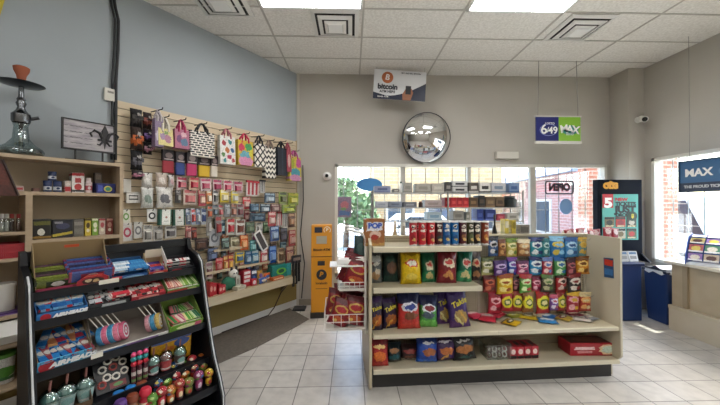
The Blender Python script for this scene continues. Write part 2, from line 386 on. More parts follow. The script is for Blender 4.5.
# long tan-brick shop across the lot
t = thing('tan_brick_building', 'tan patterned brick building across the lot, behind the window boxes', 'building', WD, 4.1, 15, -.13)
B().box(-3.0, 0, 0, 3.4, 5, 4.6).obj('wall', bk_tan, t); B().box(-3.1, -.1, 4.6, 3.5, 5.1, 4.85).obj('roof_edge', M('#8d8a84', .8), t)
for k in range(3):
    f = B().box(-2.4+2*k, -.06, .6, -1.0+2*k, 0, 1.9).obj('window', M('#d9d5cc', .5), t); B().box(-2.3+2*k, -.07, .7, -1.1+2*k, -.055, 1.8).obj('pane', M('#4a5560', .15), f)
t = thing('brick_wing', 'low pinkish brick wing with a blue-grey roof, seen behind the open sign', 'building', WD, 8.2, 14.6, -.13, math.radians(-98))
B().box(-4.5, 0, 0, 4.5, 1.0, 3.0).obj('wall', bk_pink, t)
rb = B(); rb.prism([(-.3, 3.0), (.5, 3.5), (1.2, 3.0)], 'x', -4.7, 4.7); rb.obj('roof', M('#7d8ba4', .7), t)
for k in range(3):
    f = B().box(-3.6+2.6*k, -.06, .7, -2.2+2.6*k, 0, 2.1).obj('window', M('#d5d5d2', .5), t); B().box(-3.5+2.6*k, -.07, .8, -2.3+2.6*k, -.055, 2.0).obj('pane', M('#46525e', .15), f)
def car(x, y, rz, c, label, h=1.5, L=4.4, van=False):
    t = thing('parked_car', label, 'car', WD, x, y, -.13, rz, 'parked cars outside')
    if van: prof = [(-L/2,.35),(-L/2,1.0),(-L/2+.5,1.1),(-L/2+1.1,h),(L/2-.05,h),(L/2,.35)]
    else: prof = [(-L/2,.35),(-L/2,.8),(-L/2+1.2,.95),(-L/2+1.9,h),(L/2-1.1,h),(L/2-.5,.95),(L/2,.9),(L/2,.35)]
    B().prism(prof, 'y', -.85, .85).obj('body', M(c, .25, coat=.5), t, bevel=.06)
    x0 = -L/2+1.3; x1 = L/2-.75
    for sy in (-.86, .86):
        B().prism([(x0+.2,.98),(x0+.75,h-.1),(x1-.4,h-.1),(x1-.05,.98)], 'y', sy-.008, sy+.008).obj('side_window', M('#2a3138', .1), t)
        for wx in (-L/2+.85, L/2-.85):
            k = B(); k.tube([(wx, sy-.1*(1 if sy > 0 else -1), .33), (wx, sy+.02*(1 if sy > 0 else -1), .33)], .33, 18); k.obj('wheel', M('#1b1b1c', .7), t)
car(11.2, 9.4, math.radians(84), '#e6e8ea', 'white van parked outside the right window', 2.1, 4.8, True)
car(2.3, 12.4, math.radians(4), '#dfe3e8', 'pale car parked in front of the tan brick building')
def tree(x, y, h, label, sd):
    t = thing('tree', label, 'tree', WD, x, y, -.13, 0, 'trees outside'); r = random.Random(sd)
    B().tube([(0,0,0),(.05,0,h*.3),(0,.05,h*.62)], .13, 8, .06).obj('trunk', M('#5d4b3b', .9), t)
    b = B()
    for k in range(420):
        a = r.random()*math.tau; q = r.random()**.5*h*.26; z = h*(.35+.65*r.random()); q *= 1.1-abs((z/h-.6))*1.4
        c = Vector((q*math.cos(a), q*math.sin(a), z)); d = Vector((r.uniform(-1,1), r.uniform(-1,1), r.uniform(-1,1))).normalized()*.17
        e2 = d.cross(Vector((r.uniform(-1,1), r.uniform(-1,1), r.uniform(-1,1)))).normalized()*.09
        b.add([c-d, c+e2, c+d, c-e2], [(0,1,2,3)])
    b.obj('foliage', mottled('#4c6644', '#6c8658', 3, .8), t)
tree(-.25, 13.5, 3.0, 'green tree outside the left end of the wide window', 1); tree(.55, 13.2, 2.3, 'smaller tree outside, beyond the oval window sticker', 2)
# sky and sun
W = bpy.data.worlds.new('sky'); S.world = W; W.use_nodes = True
N = W.node_tree.nodes; L = W.node_tree.links
sky = N.new('ShaderNodeTexSky'); sky.sky_type = 'NISHITA'; sky.sun_disc = False; sky.sun_elevation = math.radians(52); sky.sun_rotation = math.radians(70)
sky.air_density = 1; sky.dust_density = 3
N['Background'].inputs['Strength'].default_value = 2.1; L.new(sky.outputs[0], N['Background'].inputs[0])
sd_ = bpy.data.lights.new('sun', 'SUN'); sd_.energy = 17; sd_.angle = math.radians(.6); sd_.color = (1, .95, .87)
so = bpy.data.objects.new('sun', sd_); COL.objects.link(so)
sun_dir = Vector((-.36, -.17, -.92)); so.rotation_euler = sun_dir.to_track_quat('-Z', 'Y').to_euler(); so.location = (12, 10, 20)
# camera
cd = bpy.data.cameras.new('camera'); cd.sensor_fit = 'HORIZONTAL'; cd.sensor_width = 36; cd.lens = 36*F/720; cd.clip_start = .05
co = bpy.data.objects.new('camera', cd); COL.objects.link(co); co.location = (0, 0, CZ)
co.rotation_euler = (math.pi/2+PIT, 0, -YAW); S.camera = co
S.view_settings.view_transform = 'Standard'; S.view_settings.look = 'None'; S.view_settings.gamma = 1; S.view_settings.use_curve_mapping = False
S.view_settings.exposure = 0
S.cycles.use_denoising = True; S.cycles.max_bounces = 8; S.cycles.transparent_max_bounces = 16; S.cycles.sample_clamp_indirect = 6
S.cycles.caustics_reflective = False; S.cycles.caustics_refractive = False
# ================================================================== snack gondola
GL = 2.45; GYB = .33
def pegboard():
    m = bpy.data.materials.new('pegboard'); m.use_nodes = True; N, L, b = nodes(m)
    tc = N.new('ShaderNodeTexCoord'); sp = N.new('ShaderNodeSeparateXYZ'); L.new(tc.outputs['Object'], sp.inputs[0]); ds = []
    for i in (0, 2):
        f = N.new('ShaderNodeMath'); f.operation = 'PINGPONG'; f.inputs[1].default_value = .0127; L.new(sp.outputs[i], f.inputs[0])
        p = N.new('ShaderNodeMath'); p.operation = 'POWER'; p.inputs[1].default_value = 2; L.new(f.outputs[0], p.inputs[0]); ds.append(p)
    a = N.new('ShaderNodeMath'); a.operation = 'ADD'; L.new(ds[0].outputs[0], a.inputs[0]); L.new(ds[1].outputs[0], a.inputs[1])
    l = N.new('ShaderNodeMath'); l.operation = 'LESS_THAN'; l.inputs[1].default_value = .0045**2; L.new(a.outputs[0], l.inputs[0])
    mx = N.new('ShaderNodeMixRGB'); L.new(l.outputs[0], mx.inputs[0]); mx.inputs[1].default_value = lin('#ada58f'); mx.inputs[2].default_value = lin('#4b463d')
    L.new(mx.outputs[0], b.inputs['Base Color']); b.inputs['Roughness'].default_value = .55; return m
g = thing('snack_gondola', 'cream metal gondola shelving full of chips and candy on the tiled floor', 'shelving', GO, 0, 0, 0)
B().box(0, 0, 0, GL-.02, GYB, .145).obj('base_kick', M('#2d2c2b', .5), g)
B().box(-.01, GYB, .14, GL-.02, GYB+.03, 1.385).obj('back_panel', pegboard(), g)
tr = B(); tr.box(1.22, GYB-.015, 1.385, GL, GYB+.045, 1.41).box(-.01, GYB-.01, 1.385, 1.22, GYB+.04, 1.405); tr.obj('top_rail', CREAM, g, bevel=.003)
SHZ = {'deck': .2, 's3': .52, 's2': .955, 's1': 1.335}
def shelf(x0, x1, z, y0, nm='shelf', th=.035):
    s = B().box(x0, y0, z-.02, x1, GYB, z).obj(nm, CREAM, g)
    q = B(); q.prism([(y0, z+.003), (y0-.012, z-.003), (y0-.012, z-th), (y0, z-th-.004)], 'x', x0, x1); q.obj('price_rail', M('#d0c8b0', .35), s)
    return s
XM = 1.205
shelf(0, XM, SHZ['deck'], -.07); shelf(XM+.003, GL-.005, SHZ['deck'], -.07)
shelf(0, XM, SHZ['s3'], -.06); shelf(XM+.003, GL-.005, SHZ['s3'], -.06)
shelf(0, XM-.16, SHZ['s2'], -.06, th=.045); shelf(0, XM-.16, SHZ['s1'], -.06, th=.045)
for x in (0.0, XM-.012, GL-.03): B().box(x, GYB-.006, .14, x+.025, GYB+.002, 1.385).obj('upright', M('#b5ae9e', .45), g)
for x in (XM-.165,):
    for z in (SHZ['s2'], SHZ['s1']): B().prism([(-.04, z-.02), (GYB, z-.02), (GYB, z-.09)], 'x', x, x+.004).obj('bracket', CREAM, g)
# end panels (right one tall and full depth, left one edge-on to the camera)
prof = [(.03, 0), (.03, .10), (-.085, .235), (-.085, 1.40), (GYB+.36, 1.41), (GYB+.36, 0)]
B().prism(prof, 'x', GL, GL+.022).obj('end_panel', mottled('#c3bba5', '#c8c0ab', 3, .5), g)
prof = [(-.03, 0), (-.085, .05), (-.085, 1.36), (.02, 1.42), (GYB+.36, 1.42), (GYB+.36, 0)]
B().prism(prof, 'x', -.04, -.015).obj('end_panel', CREAM, g)
# rear side of the double-sided gondola
rb = B(); rb.box(0, GYB+.03, 0, GL, GYB+.36, .16).obj('rear_base', M('#3a3937', .6), g)
for z in (.55, .95): B().box(0, GYB+.032, z-.02, GL, GYB+.34, z).obj('rear_shelf', CREAM, g)
B().box(1.7, GYB+.032, 1.13, GL, GYB+.34, 1.15).obj('rear_shelf', CREAM, g)
st = B().prism([(-.02, .99), (.09, .98), (.095, 1.18), (-.015, 1.19)], 'x', GL-.006, GL-.002).obj('sticker', pk('#2b4f77', [('r', .5, .75, .42, .15, '#c8412f'), ('r', .5, .3, .42, .15, '#3f78b0')]), g)
# ------------------------------------------------------------------ chip bags
def gbag(px0, py0, px1, py1, z, y, mat, seal, label, cat='chip bag', grp='chip bags on the gondola', t=.14, rz=0, lean=.12, name='chip_bag', tilt=0., tx=None):
    x0, zt = GO.hit(px0, py0, y); x1, zb = GO.hit(px1, py1, y)
    w = x1-x0; h = max(zt-z, .12)
    o = bag(name, w*.98, h*1.02, t, mat, seal, sd=int(px0))
    put(o, GO, (x0+x1)/2, y, z+.002, rz, -lean, tilt); tag(o, label, cat, grp)
    if tx:
        for i, (s, cx, cz, sz, colr, shear, ry) in enumerate(tx):
            text('lettering', s, sz*w, M(colr, .4, emit=0), o, cx*w, -t*.5-.006, cz*h, bold=.006*w, shear=shear, rot=ry)
    return o
WDEF[0] = .2
def chip(base, blob, food, band=None, lowe=None):
    sh = []
    if band: sh.append(('r', .5, .9, .6, .1, band))
    if lowe: sh.append(('e', .5, .0, .75, .38, lowe))
    sh += [('e', .5, .58, .26, .14, blob), ('e', .5, .60, .17, .07, '#c9382c' if blob != '#c9382c' else '#e9d9b0'), ('e', .42, .25, .2, .1, food, 20), ('e', .62, .2, .15, .08, food, -25)]
    return pk(base, sh, .3, warp=.24)
z = SHZ['s2']; Y2 = .13
gbag(368, 253, 383, 287, z, Y2, pk('#6d7276', [('r', .5, .78, .34, .1, '#c9ccce'), ('e', .5, .62, .3, .06, '#e8e6df'), ('e', .45, .25, .28, .14, '#b58d63'), ('e', .6, .38, .2, .09, '#d8cbb4')]), M('#85898c', .3), 'silver-grey chip bag, first from left on the upper chip shelf', rz=.1)
gbag(382, 254, 399, 286, z, .16, pk('#1f332e', [('e', .55, .5, .3, .2, '#6b4a35'), ('e', .5, .8, .3, .1, '#30524a'), ('r', .5, .12, .5, .1, '#27483f')]), M('#24403a', .3), 'dark green chip bag with a brown picture, left of the yellow bag', rz=-.05)
yb = gbag(400, 251, 422, 288, z, .06, pk('#e3bf14', [('r', .5, .9, .55, .06, '#b78f12'), ('e', .5, .6, .3, .1, '#d23b2b'), ('e', .5, .6, .22, .065, '#e8e2d0'), ('e', .5, .22, .25, .1, '#ecd257')]), M('#c9a414', .3), 'bright yellow chip bag standing on the upper chip shelf', t=.16)
gbag(421, 254, 436, 286, z, .12, chip('#1e6b4a', '#e5dcc2', '#cbb97d', lowe='#2f8a5c'), M('#1d5e43', .3), 'green chip bag between the yellow bag and the maroon bag', rz=.05)
gbag(436, 249, 457, 286, z, .07, chip('#7a1c26', '#e8d9bd', '#d19552', lowe='#8d2530'), M('#6a1a22', .3), 'large maroon chip bag on the upper chip shelf', tilt=.06, t=.16)
gbag(455, 250, 472, 285, z, .1, chip('#12694f', '#e4dcc8', '#d0c48d', lowe='#3c9a6a'), M('#115a45', .3), 'green chip bag leaning beside the maroon bag, nearest the black bag', tilt=.1)
gbag(468, 251, 482, 283, z, .14, chip('#221d1f', '#d8b48c', '#9c6a40', band='#3a2d2a'), M('#2a2426', .3), 'black chip bag with a tan face, last on the upper chip shelf', rz=-.1)
z = SHZ['s3']
tk = pk('#2a1c3c', [('r', .5, .9, .6, .08, '#3c245c'), ('e', .55, .3, .36, .17, '#9c5a28'), ('r', .4, .18, .25, .035, '#d9a43c', 40), ('r', .65, .3, .25, .035, '#c76b2a', 35)])
tk2 = pk('#3a2368', [('r', .5, .1, .6, .12, '#56306f'), ('e', .55, .3, .32, .17, '#a58a54'), ('r', .45, .22, .25, .035, '#d9d08c', -40), ('r', .65, .3, .22, .03, '#cfa44a', -50)])
TXY = [('Takis', 0, .68, .34, '#d6c636', .2, -.35)]
gbag(369, 298, 383, 329, z, .05, tk, M('#2c2040', .3), 'dark rolled-chip bag, first from left on the middle shelf', tx=TXY, t=.13)
gbag(382, 299, 399, 326, z, .09, tk, M('#2c2040', .3), 'dark rolled-chip bag between another dark bag and the red bag', tx=TXY, rz=.1, tilt=-.06, t=.1)
gbag(397, 294, 421, 328, z, .06, pk('#c1322f', [('r', .5, .85, .6, .16, '#232b5c'), ('e', .5, .62, .34, .13, '#dfe2ea'), ('e', .5, .62, .24, .08, '#2b3f8f'), ('e', .55, .38, .3, .1, '#7b4a2e'), ('r', .5, .1, .6, .1, '#d9473b')]), M('#222a54', .3), 'red chip bag with a navy top on the middle shelf', t=.16)
gbag(417, 297, 438, 327, z, .09, pk('#4ea04a', [('r', .5, .85, .6, .16, '#27305e'), ('e', .5, .62, .34, .13, '#dfe6ea'), ('e', .5, .62, .24, .08, '#8a2f38'), ('e', .45, .4, .3, .1, '#4a5a6a'), ('r', .5, .12, .6, .12, '#77c65c')]), M('#26305a', .3), 'light green chip bag with a navy top on the middle shelf', tilt=.05)
gbag(434, 292, 453, 324, z, .15, tk2, M('#33205c', .3), 'purple rolled-chip bag behind its twin, right of the green bag', tx=TXY, rz=.1, t=.09)
gbag(449, 291, 471, 325, z, .05, tk2, M('#33205c', .3), 'purple rolled-chip bag leaning at the front, last of the chips on the middle shelf', tx=TXY, tilt=-.1, t=.11)
z = SHZ['deck']
gbag(370, 340, 389, 371, z, .0, pk('#a8242a', [('r', .5, .9, .6, .1, '#7b1720'), ('e', .5, .72, .32, .07, '#e8c27a'), ('e', .5, .4, .33, .18, '#d8702f'), ('r', .5, .08, .6, .08, '#c23a32')]), M('#8a1c24', .3), 'red chip bag, first from left on the bottom shelf', t=.12)
gbag(385, 344, 402, 369, z, .08, pk('#14252b', [('e', .5, .65, .3, .12, '#9c6a3a'), ('e', .5, .3, .34, .14, '#1f5a60')]), M('#1b3036', .3), 'black and teal chip bag on the bottom shelf', rz=.1)
gbag(399, 345, 419, 367, z, .1, pk('#2c1518', [('e', .5, .62, .32, .13, '#8a2f2a'), ('e', .5, .3, .3, .1, '#6a4030'), ('r', .5, .1, .5, .05, '#b9aea0')]), M('#37191c', .3), 'dark maroon chip bag between the teal bag and the blue bag', rz=-.05)
gbag(415, 338, 438, 368, z, .04, pk('#1f4aa3', [('r', .5, .88, .6, .13, '#17357c'), ('e', .5, .78, .26, .045, '#e4e6ee'), ('e', .55, .45, .3, .15, '#a5623a'), ('r', .5, .08, .6, .08, '#2c6ad0')]), M('#193a86', .3), 'bright blue chip bag on the bottom shelf', tilt=.05, t=.16)
gbag(434, 337, 457, 367, z, .06, pk('#3d2458', [('r', .5, .9, .6, .12, '#2d1a44'), ('e', .5, .8, .3, .045, '#dcd6e4'), ('e', .52, .45, .3, .15, '#c0703a'), ('e', .4, .2, .2, .06, '#d7a24a', 30)]), M('#2d1a44', .3), 'purple chip bag with an orange picture on the bottom shelf', tilt=-.06, t=.16)
gbag(452, 337, 477, 366, z, .05, pk('#17181c', [('r', .5, .9, .6, .12, '#24262c'), ('e', .5, .82, .3, .04, '#d8d8d8'), ('e', .5, .52, .34, .16, '#b0703a'), ('e', .5, .2, .3, .07, '#37655f')]), M('#1c1d22', .3), 'black chip bag with an orange picture, last on the bottom shelf', tilt=-.1, t=.16)
# ------------------------------------------------------------------ top shelf: toaster pastry box and stacked-crisp cans
z = SHZ['s1']
x0, zt = GO.hit(364, 219, .05); x1, _ = GO.hit(384, 219, .05)
o = B().box(-(x1-x0)/2, -.04, 0, (x1-x0)/2, .04, zt-z).obj('pastry_box', pk('#a46a3c', [('r', .5, .72, .4, .16, '#e6e6ea'), ('e', .5, .4, .3, .16, '#e3c2b0'), ('e', .5, .33, .2, .1, '#b03a30'), ('r', .5, .06, .5, .06, '#c49a5c')]), bevel=.004)
put(o, GO, (x0+x1)/2, .06, z+.001, .12); tag(o, 'brown and white toaster pastry box on the left end of the top shelf', 'snack box')
text('lettering', 'POP', .066, M('#2f55b5', .4), o, 0, -.042, (zt-z)*.74, bold=.004, sx=1.1)
_b = B(); _b.box(-.07, -.041, zt-z, .07, .041, zt-z+.004); _b.obj('lid_flap', M('#8a5a34', .6), o)
def can(px, c, c2, y, label, k=0):
    x, _ = GO.hit(px, 235, y)
    t = thing('crisp_can', label, 'can', GO, x, y, SHZ['s1'], .3*((k*7 % 5)-2)/2*.3, 'stacked-crisp cans on the top shelf')
    R = .039; H = .235; n = 24
    vs = [(R*math.sin(a*math.tau/n), -R*math.cos(a*math.tau/n), h) for h in (.006, H-.012) for a in range(-n//2, n//2+1)]
    q = B(); q.add(vs, [(i, i+1, n+1+i+1, n+1+i) for i in range(n)])
    ob = q.obj('tube', pk(c, [('e', .5, .80, .085, .07, '#ece4d4'), ('e', .5, .785, .075, .022, '#1c1616'), ('r', .5, .62, .1, .045, '#e9e2d2'), ('e', .49, .35, .1, .1, c2), ('e', .53, .25, .08, .06, '#d9b66a'), ('r', .5, .04, .6, .03, '#d0ccc4')], .3), t, smooth=True, uv=False)
    me = ob.data; l = me.uv_layers.new(name='UVMap')
    for p in me.polygons:
        for li in p.loop_indices:
            co_ = me.vertices[me.loops[li].vertex_index].co; a = math.atan2(co_.x, -co_.y); l.data[li].uv = (.5+a/math.tau, co_.z/H)
    # keep the seam at the back
    for p in me.polygons:
        us = [l.data[i].uv[0] for i in p.loop_indices]
        if max(us)-min(us) > .5:
            for i in p.loop_indices:
                if l.data[i].uv[0] > .5: l.data[i].uv = (l.data[i].uv[0]-1, l.data[i].uv[1])
    B().lathe([(.036, 0), (.0405, .002), (.0405, .008), (.039, .01)], 20).obj('base_rim', M('#b9b9b9', .3, 1.), t, smooth='auto')
    B().lathe([(.0395, H-.012), (.042, H-.010), (.042, H), (.037, H+.002), (.036, H-.002), (0, H-.002)], 20).obj('lid', M('#d7d7d4', .35), t, smooth='auto')
    return t
cs = [(413.2, '#b01c2c', '#8a1420', 'red crisp can, first from left in the front can row'), (422.2, '#c0222e', '#8e1622', 'red crisp can, second from left in the front can row'),
      (430.8, '#c4202c', '#7e1420', 'red crisp can nearest the dark maroon cans'), (438.8, '#4a1820', '#2a3a3a', 'dark maroon crisp can between the red cans and the blue cans'),
      (446.2, '#1f5f9e', '#17406e', 'blue crisp can, left one of the blue pair'), (454.6, '#1c6cae', '#15497c', 'blue crisp can, right one of the blue pair'),
      (462.6, '#4d1822', '#8e5a3a', 'dark maroon crisp can right of the blue pair'), (469.8, '#3a3a22', '#57603a', 'dark olive crisp can in the front can row'),
      (476.4, '#231d1e', '#9c7048', 'black crisp can left of the rust-brown can'), (484.6, '#8a3c24', '#c07a3a', 'rust-brown crisp can at the right end of the can row')]
for k, (px, c, c2, lb) in enumerate(cs): can(px, c, c2, .03+(.005 if k % 2 else 0), lb, k)
cs = [(418.2, '#b01c2c', 'red crisp can in the second can row, behind the first two red cans'), (427, '#c0222e', 'red crisp can in the second can row, behind the second and third red cans'), (435.5, '#8a1c2c', 'crimson crisp can standing behind the third red can'),
      (443.4, '#1f5f9e', 'blue crisp can standing behind the left blue can'), (451.2, '#1c6cae', 'blue crisp can standing behind the right blue can'), (459.2, '#23406e', 'navy crisp can standing behind the blue pair')]
for k, (px, c, lb) in enumerate(cs): can(px, c, c, .125, lb, k+3)
# ------------------------------------------------------------------ pouches hung on the pegboard of the right half
rows = [
 ('top', [(488.5,237,498.5,256,'#4a6a9c','#e3e6ea','blue and white','#22242c'),(498.5,240,506,256,'#9a6238','#d7a86a','orange-brown','#6a3a20'),(506,239,517.5,256.5,'#cdbf62','#efe6b4','pale yellow','#6f8a3c'),
   (517.5,240,529.5,256,'#96643c','#d9b27a','tan brown','#e0d3b0'),(529.5,238,543.5,257,'#1f8a9c','#e3eef0','teal','#2c3a70'),(543,239,549.5,256,'#3f8f94','#bfe0dc','grey-teal','#216a70'),
   (549,237,565,257,'#2476b4','#d9c04c','bright blue','#8fc7e6'),(565,238,577.5,257,'#3f86bc','#b6d9ee','light blue','#1c4f8a'),(577,238,586,256,'#5c8a90','#d3b04c','grey-blue and yellow','#c7a23a')]),
 ('second', [(481,258,494,275,'#b9b878','#f0eedc','cream','#4e5a2a'),(493.5,261,507.5,275,'#56307c','#c9b3d9','purple','#3a1f5c'),(507,258,517.5,275,'#2a4ea8','#d9e1f2','royal blue','#7a3fa0'),
   (517,261,528.5,274,'#a83a6c','#f0c8d2','pink','#5a2450'),(528.5,257,543,275,'#1c86b8','#e6f0f2','sky blue','#23306a'),(542,258,552,275,'#b83a4c','#f0d3cf','rose red','#5a7ab4'),
   (553.5,257,567,276,'#4f9c58','#d8ecc8','green','#2e6ab0'),(566.5,259,576,275,'#6c2430','#b96a70','maroon','#3a1a2a'),(576,257,588.5,274,'#d08a1c','#f0d07c','orange','#7a4a14')]),
 ('third', [(483,276,496,292,'#8c2a26','#c96a4a','dark red','#5a1a1c'),(497,274.5,512.5,294,'#d9b21c','#f2e28c','bright yellow','#9c4a14'),(512,277,519.5,291,'#5a2430','#a86a70','plum','#33181f'),
   (519,275,531.5,293,'#58a03c','#d8ecb4','lime green','#b03a3a'),(531.5,277,540.5,291,'#b8365c','#efb7c4','deep pink','#7a1f3f'),(540.5,275,553.5,292,'#3c3a2c','#b8b48c','dark olive','#5a7a3c'),
   (555.5,274,567.5,292,'#a82c30','#e6c9bc','red and white','#3c2a24'),(567,274,582,292,'#2c2424','#e0d8cc','black and white','#8a2a2c')]),
 ('bottom', [(488,293,501.5,313,'#c1283f','#efb7bf','red-pink','#8a1a2c'),(501.5,293,512,311,'#a82434','#e3d832','red with yellow ring','ring'),(511.5,292,522.5,311,'#a33c30','#e6de3c','brick red with yellow ring','ring'),
   (522,292,533.5,312,'#8c5a2c','#e3dc38','ochre with yellow ring','ring'),(536,292,550,313,'#b8302c','#e8df3c','bright red with yellow ring','ring'),(549,295,558,310,'#7a4aa0','#e8e0ef','violet','#c4566a'),
   (556.5,292,565.5,311,'#9c3a38','#e0d43a','dull red with yellow ring','ring'),(565.5,292,579,312,'#a8283c','#e6a8b0','crimson','#d8b03a'),(578.5,293,590.5,311,'#b43c2c','#e8b06a','orange-red','#e0d0a0')])]
hk = []
for rn, L_ in rows:
    for i, (a, t0, b_, t1, c, c2, nm, c3) in enumerate(L_):
        y = .16 if i % 2 else .19
        x0, zt = GO.hit(a, t0, y); x1, zb = GO.hit(b_, t1, y)
        if c3 == 'ring': mt = pk(c, [('e', .5, .5, .44, .3, c2), ('e', .5, .5, .28, .17, '#4e6a28'), ('e', .5, .5, .2, .1, '#e6dca0'), ('r', .5, .9, .6, .06, c)])
        else: mt = pk(c, [('r', .5, .88, .6, .1, c3), ('e', .5, .62, .36, .15, c2), ('e', .5, .6, .22, .07, c3), ('e', .35, .26, .2, .13, c2), ('e', .68, .24, .16, .1, c3)])
        o = bag('candy_pouch', (x1-x0)*1.1, (zt-zb)*1.04, .06, mt, M(c3 if c3 != 'ring' else c, .3), sd=i+int(t0))
        put(o, GO, (x0+x1)/2, y, zb, random.uniform(-.12, .12), 0, random.uniform(-.05, .05))
        tag(o, f'{nm} candy pouch, {ORD[i]} from left in the {rn} peg row', 'candy pouch', 'candy pouches on the pegboard')
        if (i % 2 == 0): 
            q = B(); xm = (x0+x1)/2; q.tube([(xm, GYB, zt-.015), (xm, .09, zt-.012), (xm, .075, zt+.006)], .003, 5); q.obj('peg_hook', STEEL, g)
WDEF[0] = .12
# loose packets spread over the middle shelf of the right half
z = SHZ['s3']
def flat(px, py, w, d, c, c2, label, rz, h=.022, c3='#e9e4d4', zz=0., rx=0.):
    r = ray(px, py); zt = z+h; t = (zt-CZ)/r[2]; X, Y = r[0]*t, r[1]*t
    dx, dy = X-GO.o[0], Y-GO.o[1]; lx, ly = dx*GO.c+dy*GO.s, -dx*GO.s+dy*GO.c
    o = bag('candy_packet', w*1.2, d*1.15, h*1.8, pk(c, [('e', .5, .55, .34, .2, c2), ('e', .5, .55, .2, .1, c3), ('r', .5, .92, .6, .06, c2)]), M(c, .3), sd=int(px*3), nx=8, nz=8, part=False)
    put(o, GO, lx, ly, z+h*.9+zz+.001, rz, -math.pi/2+rx)
    tag(o, label, 'candy packet', 'loose packets on the middle shelf'); return o
flat(487, 321, .15, .2, '#c8283c', '#f0b8bc', 'red-pink candy packet lying at the front left of the loose packets', -.5, .03)
flat(480, 318, .14, .18, '#d03a54', '#f4c6cc', 'pink candy packet lying behind the red-pink one, beside the purple chips', .3, .03)
flat(492, 316, .14, .17, '#b82438', '#eec0b8', 'crimson candy packet lying under the bottom peg row', -.9, .03)
flat(519, 324, .16, .13, '#caa21c', '#3a3420', 'yellow and black candy packet, frontmost of the yellow ones', .7, .015)
flat(529, 319, .16, .13, '#d2b22c', '#4a4020', 'yellow and black candy packet behind the frontmost yellow one', -.5, .015)
flat(519, 317.5, .15, .12, '#8c8a2c', '#d8d060', 'olive yellow candy packet at the back of the yellow ones', .2, .012)
flat(549, 323, .16, .13, '#2b7cb4', '#d6e2ea', 'blue candy packet, frontmost of the two blue ones', -.4, .016)
flat(555, 318, .15, .12, '#2a63a0', '#c8d4e4', 'dark blue candy packet behind the lighter blue one', .4, .014)
flat(544, 316.5, .15, .12, '#c9b9a0', '#8a3a30', 'beige candy packet lying behind the two blue ones', -.1, .014)
flat(572, 319.5, .16, .13, '#b89a3c', '#6a2a4a', 'gold and plum candy packet right of the blue ones', .6, .015)
flat(583, 321, .16, .13, '#c9c3bb', '#4a4c54', 'silver candy packet in front, right of the gold packet', -.5, .015)
flat(580, 316, .15, .12, '#7a2c3c', '#d8a88c', 'wine red candy packet at the back right of the loose packets', .2, .014)
flat(596, 319.5, .12, .1, '#8d8f94', '#c8c8c8', 'grey candy packet, last one before the end panel', .3, .014)
# bottom shelf, right half
z = SHZ['deck']
def gbox(px0, py0, px1, py1, y0, d, z, mat, label, name='candy_box', cat='candy box', rz=0., lid=None, grp=None):
    x0, zt = GO.hit(px0, py0, y0); x1, _ = GO.hit(px1, py1, y0); h = zt-z
    o = B().box(-(x1-x0)/2, 0, 0, (x1-x0)/2, d, h).obj(name, mat, bevel=.003); put(o, GO, (x0+x1)/2, y0, z+.001, rz); tag(o, label, cat, grp)
    return o, x1-x0, h
o, w, h = gbox(571.5, 344.5, 618, 360, .02, .19, z, pk('#a8202c', [('e', .76, .5, .17, .42, '#e7c7a0'), ('e', .76, .5, .12, .3, '#c8d6c8'), ('r', .3, .6, .2, .12, '#e8c4c4'), ('r', .3, .3, .15, .08, '#d98f90')]), 'big red candy carton on the bottom shelf beside the end panel', rz=-.06)
B().box(-w/2+.02, .02, h, w/2-.02, .17, h+.002).obj('top_print', pk('#4a2420', [('e', .5, .5, .35, .35, '#7a4436')]), o)
for k in range(4):
    o, w, h = gbox(510+7.3*k, 347.5-.3*k, 516.8+7.3*k, 358, .02, .16, z, pk('#b02434' if k % 2 == 0 else '#c23644', [('e', .5, .6, .34, .22, '#efd8d0'), ('r', .5, .15, .5, .12, '#1d1718')]), f'small red and black candy box, {ORD[k]} from left in the row beside the clear tub', grp='small red candy boxes on the bottom shelf')
    B().box(-w/2+.003, .005, h, w/2-.003, .155, h+.0015).obj('top_print', pk('#8d1c2a', [('e', .5, .5, .3, .3, '#221a1c')]), o)
x, zt = GO.hit(495, 346, .1)
t = thing('clear_tub', 'clear tub of brown and white rings on the bottom shelf', 'tub', GO, x, .1, z+.002)
B().frus(0, 0, 0, .13, .24, .16, .26, .18).obj('tub_wall', PLASTIC, t)
B().box(-.125, -.08, .13, .125, .08, .142).obj('lid', glass('tub_lid', '#e8e4e0', .25, .2), t)
r_ = random.Random(3)
bb = B()
for k in range(16):
    cx, cy, cz = (k % 4-1.5)*.052, ((k//4) % 2-.5)*.07, .03+.055*(k//8)
    bb.m = k % 2
    pts = [(cx+.022*math.cos(a*math.tau/10), cy+.022*math.sin(a*math.tau/10)*.5, cz+.022*math.sin(a*math.tau/10)) for a in range(11)]
    bb.tube(pts, .0075, 5)
bb.obj('gummy_rings', [M('#5a2c26', .4), M('#e8e0d8', .4)], t)['kind'] = 'stuff'
WDEF[0] = .07
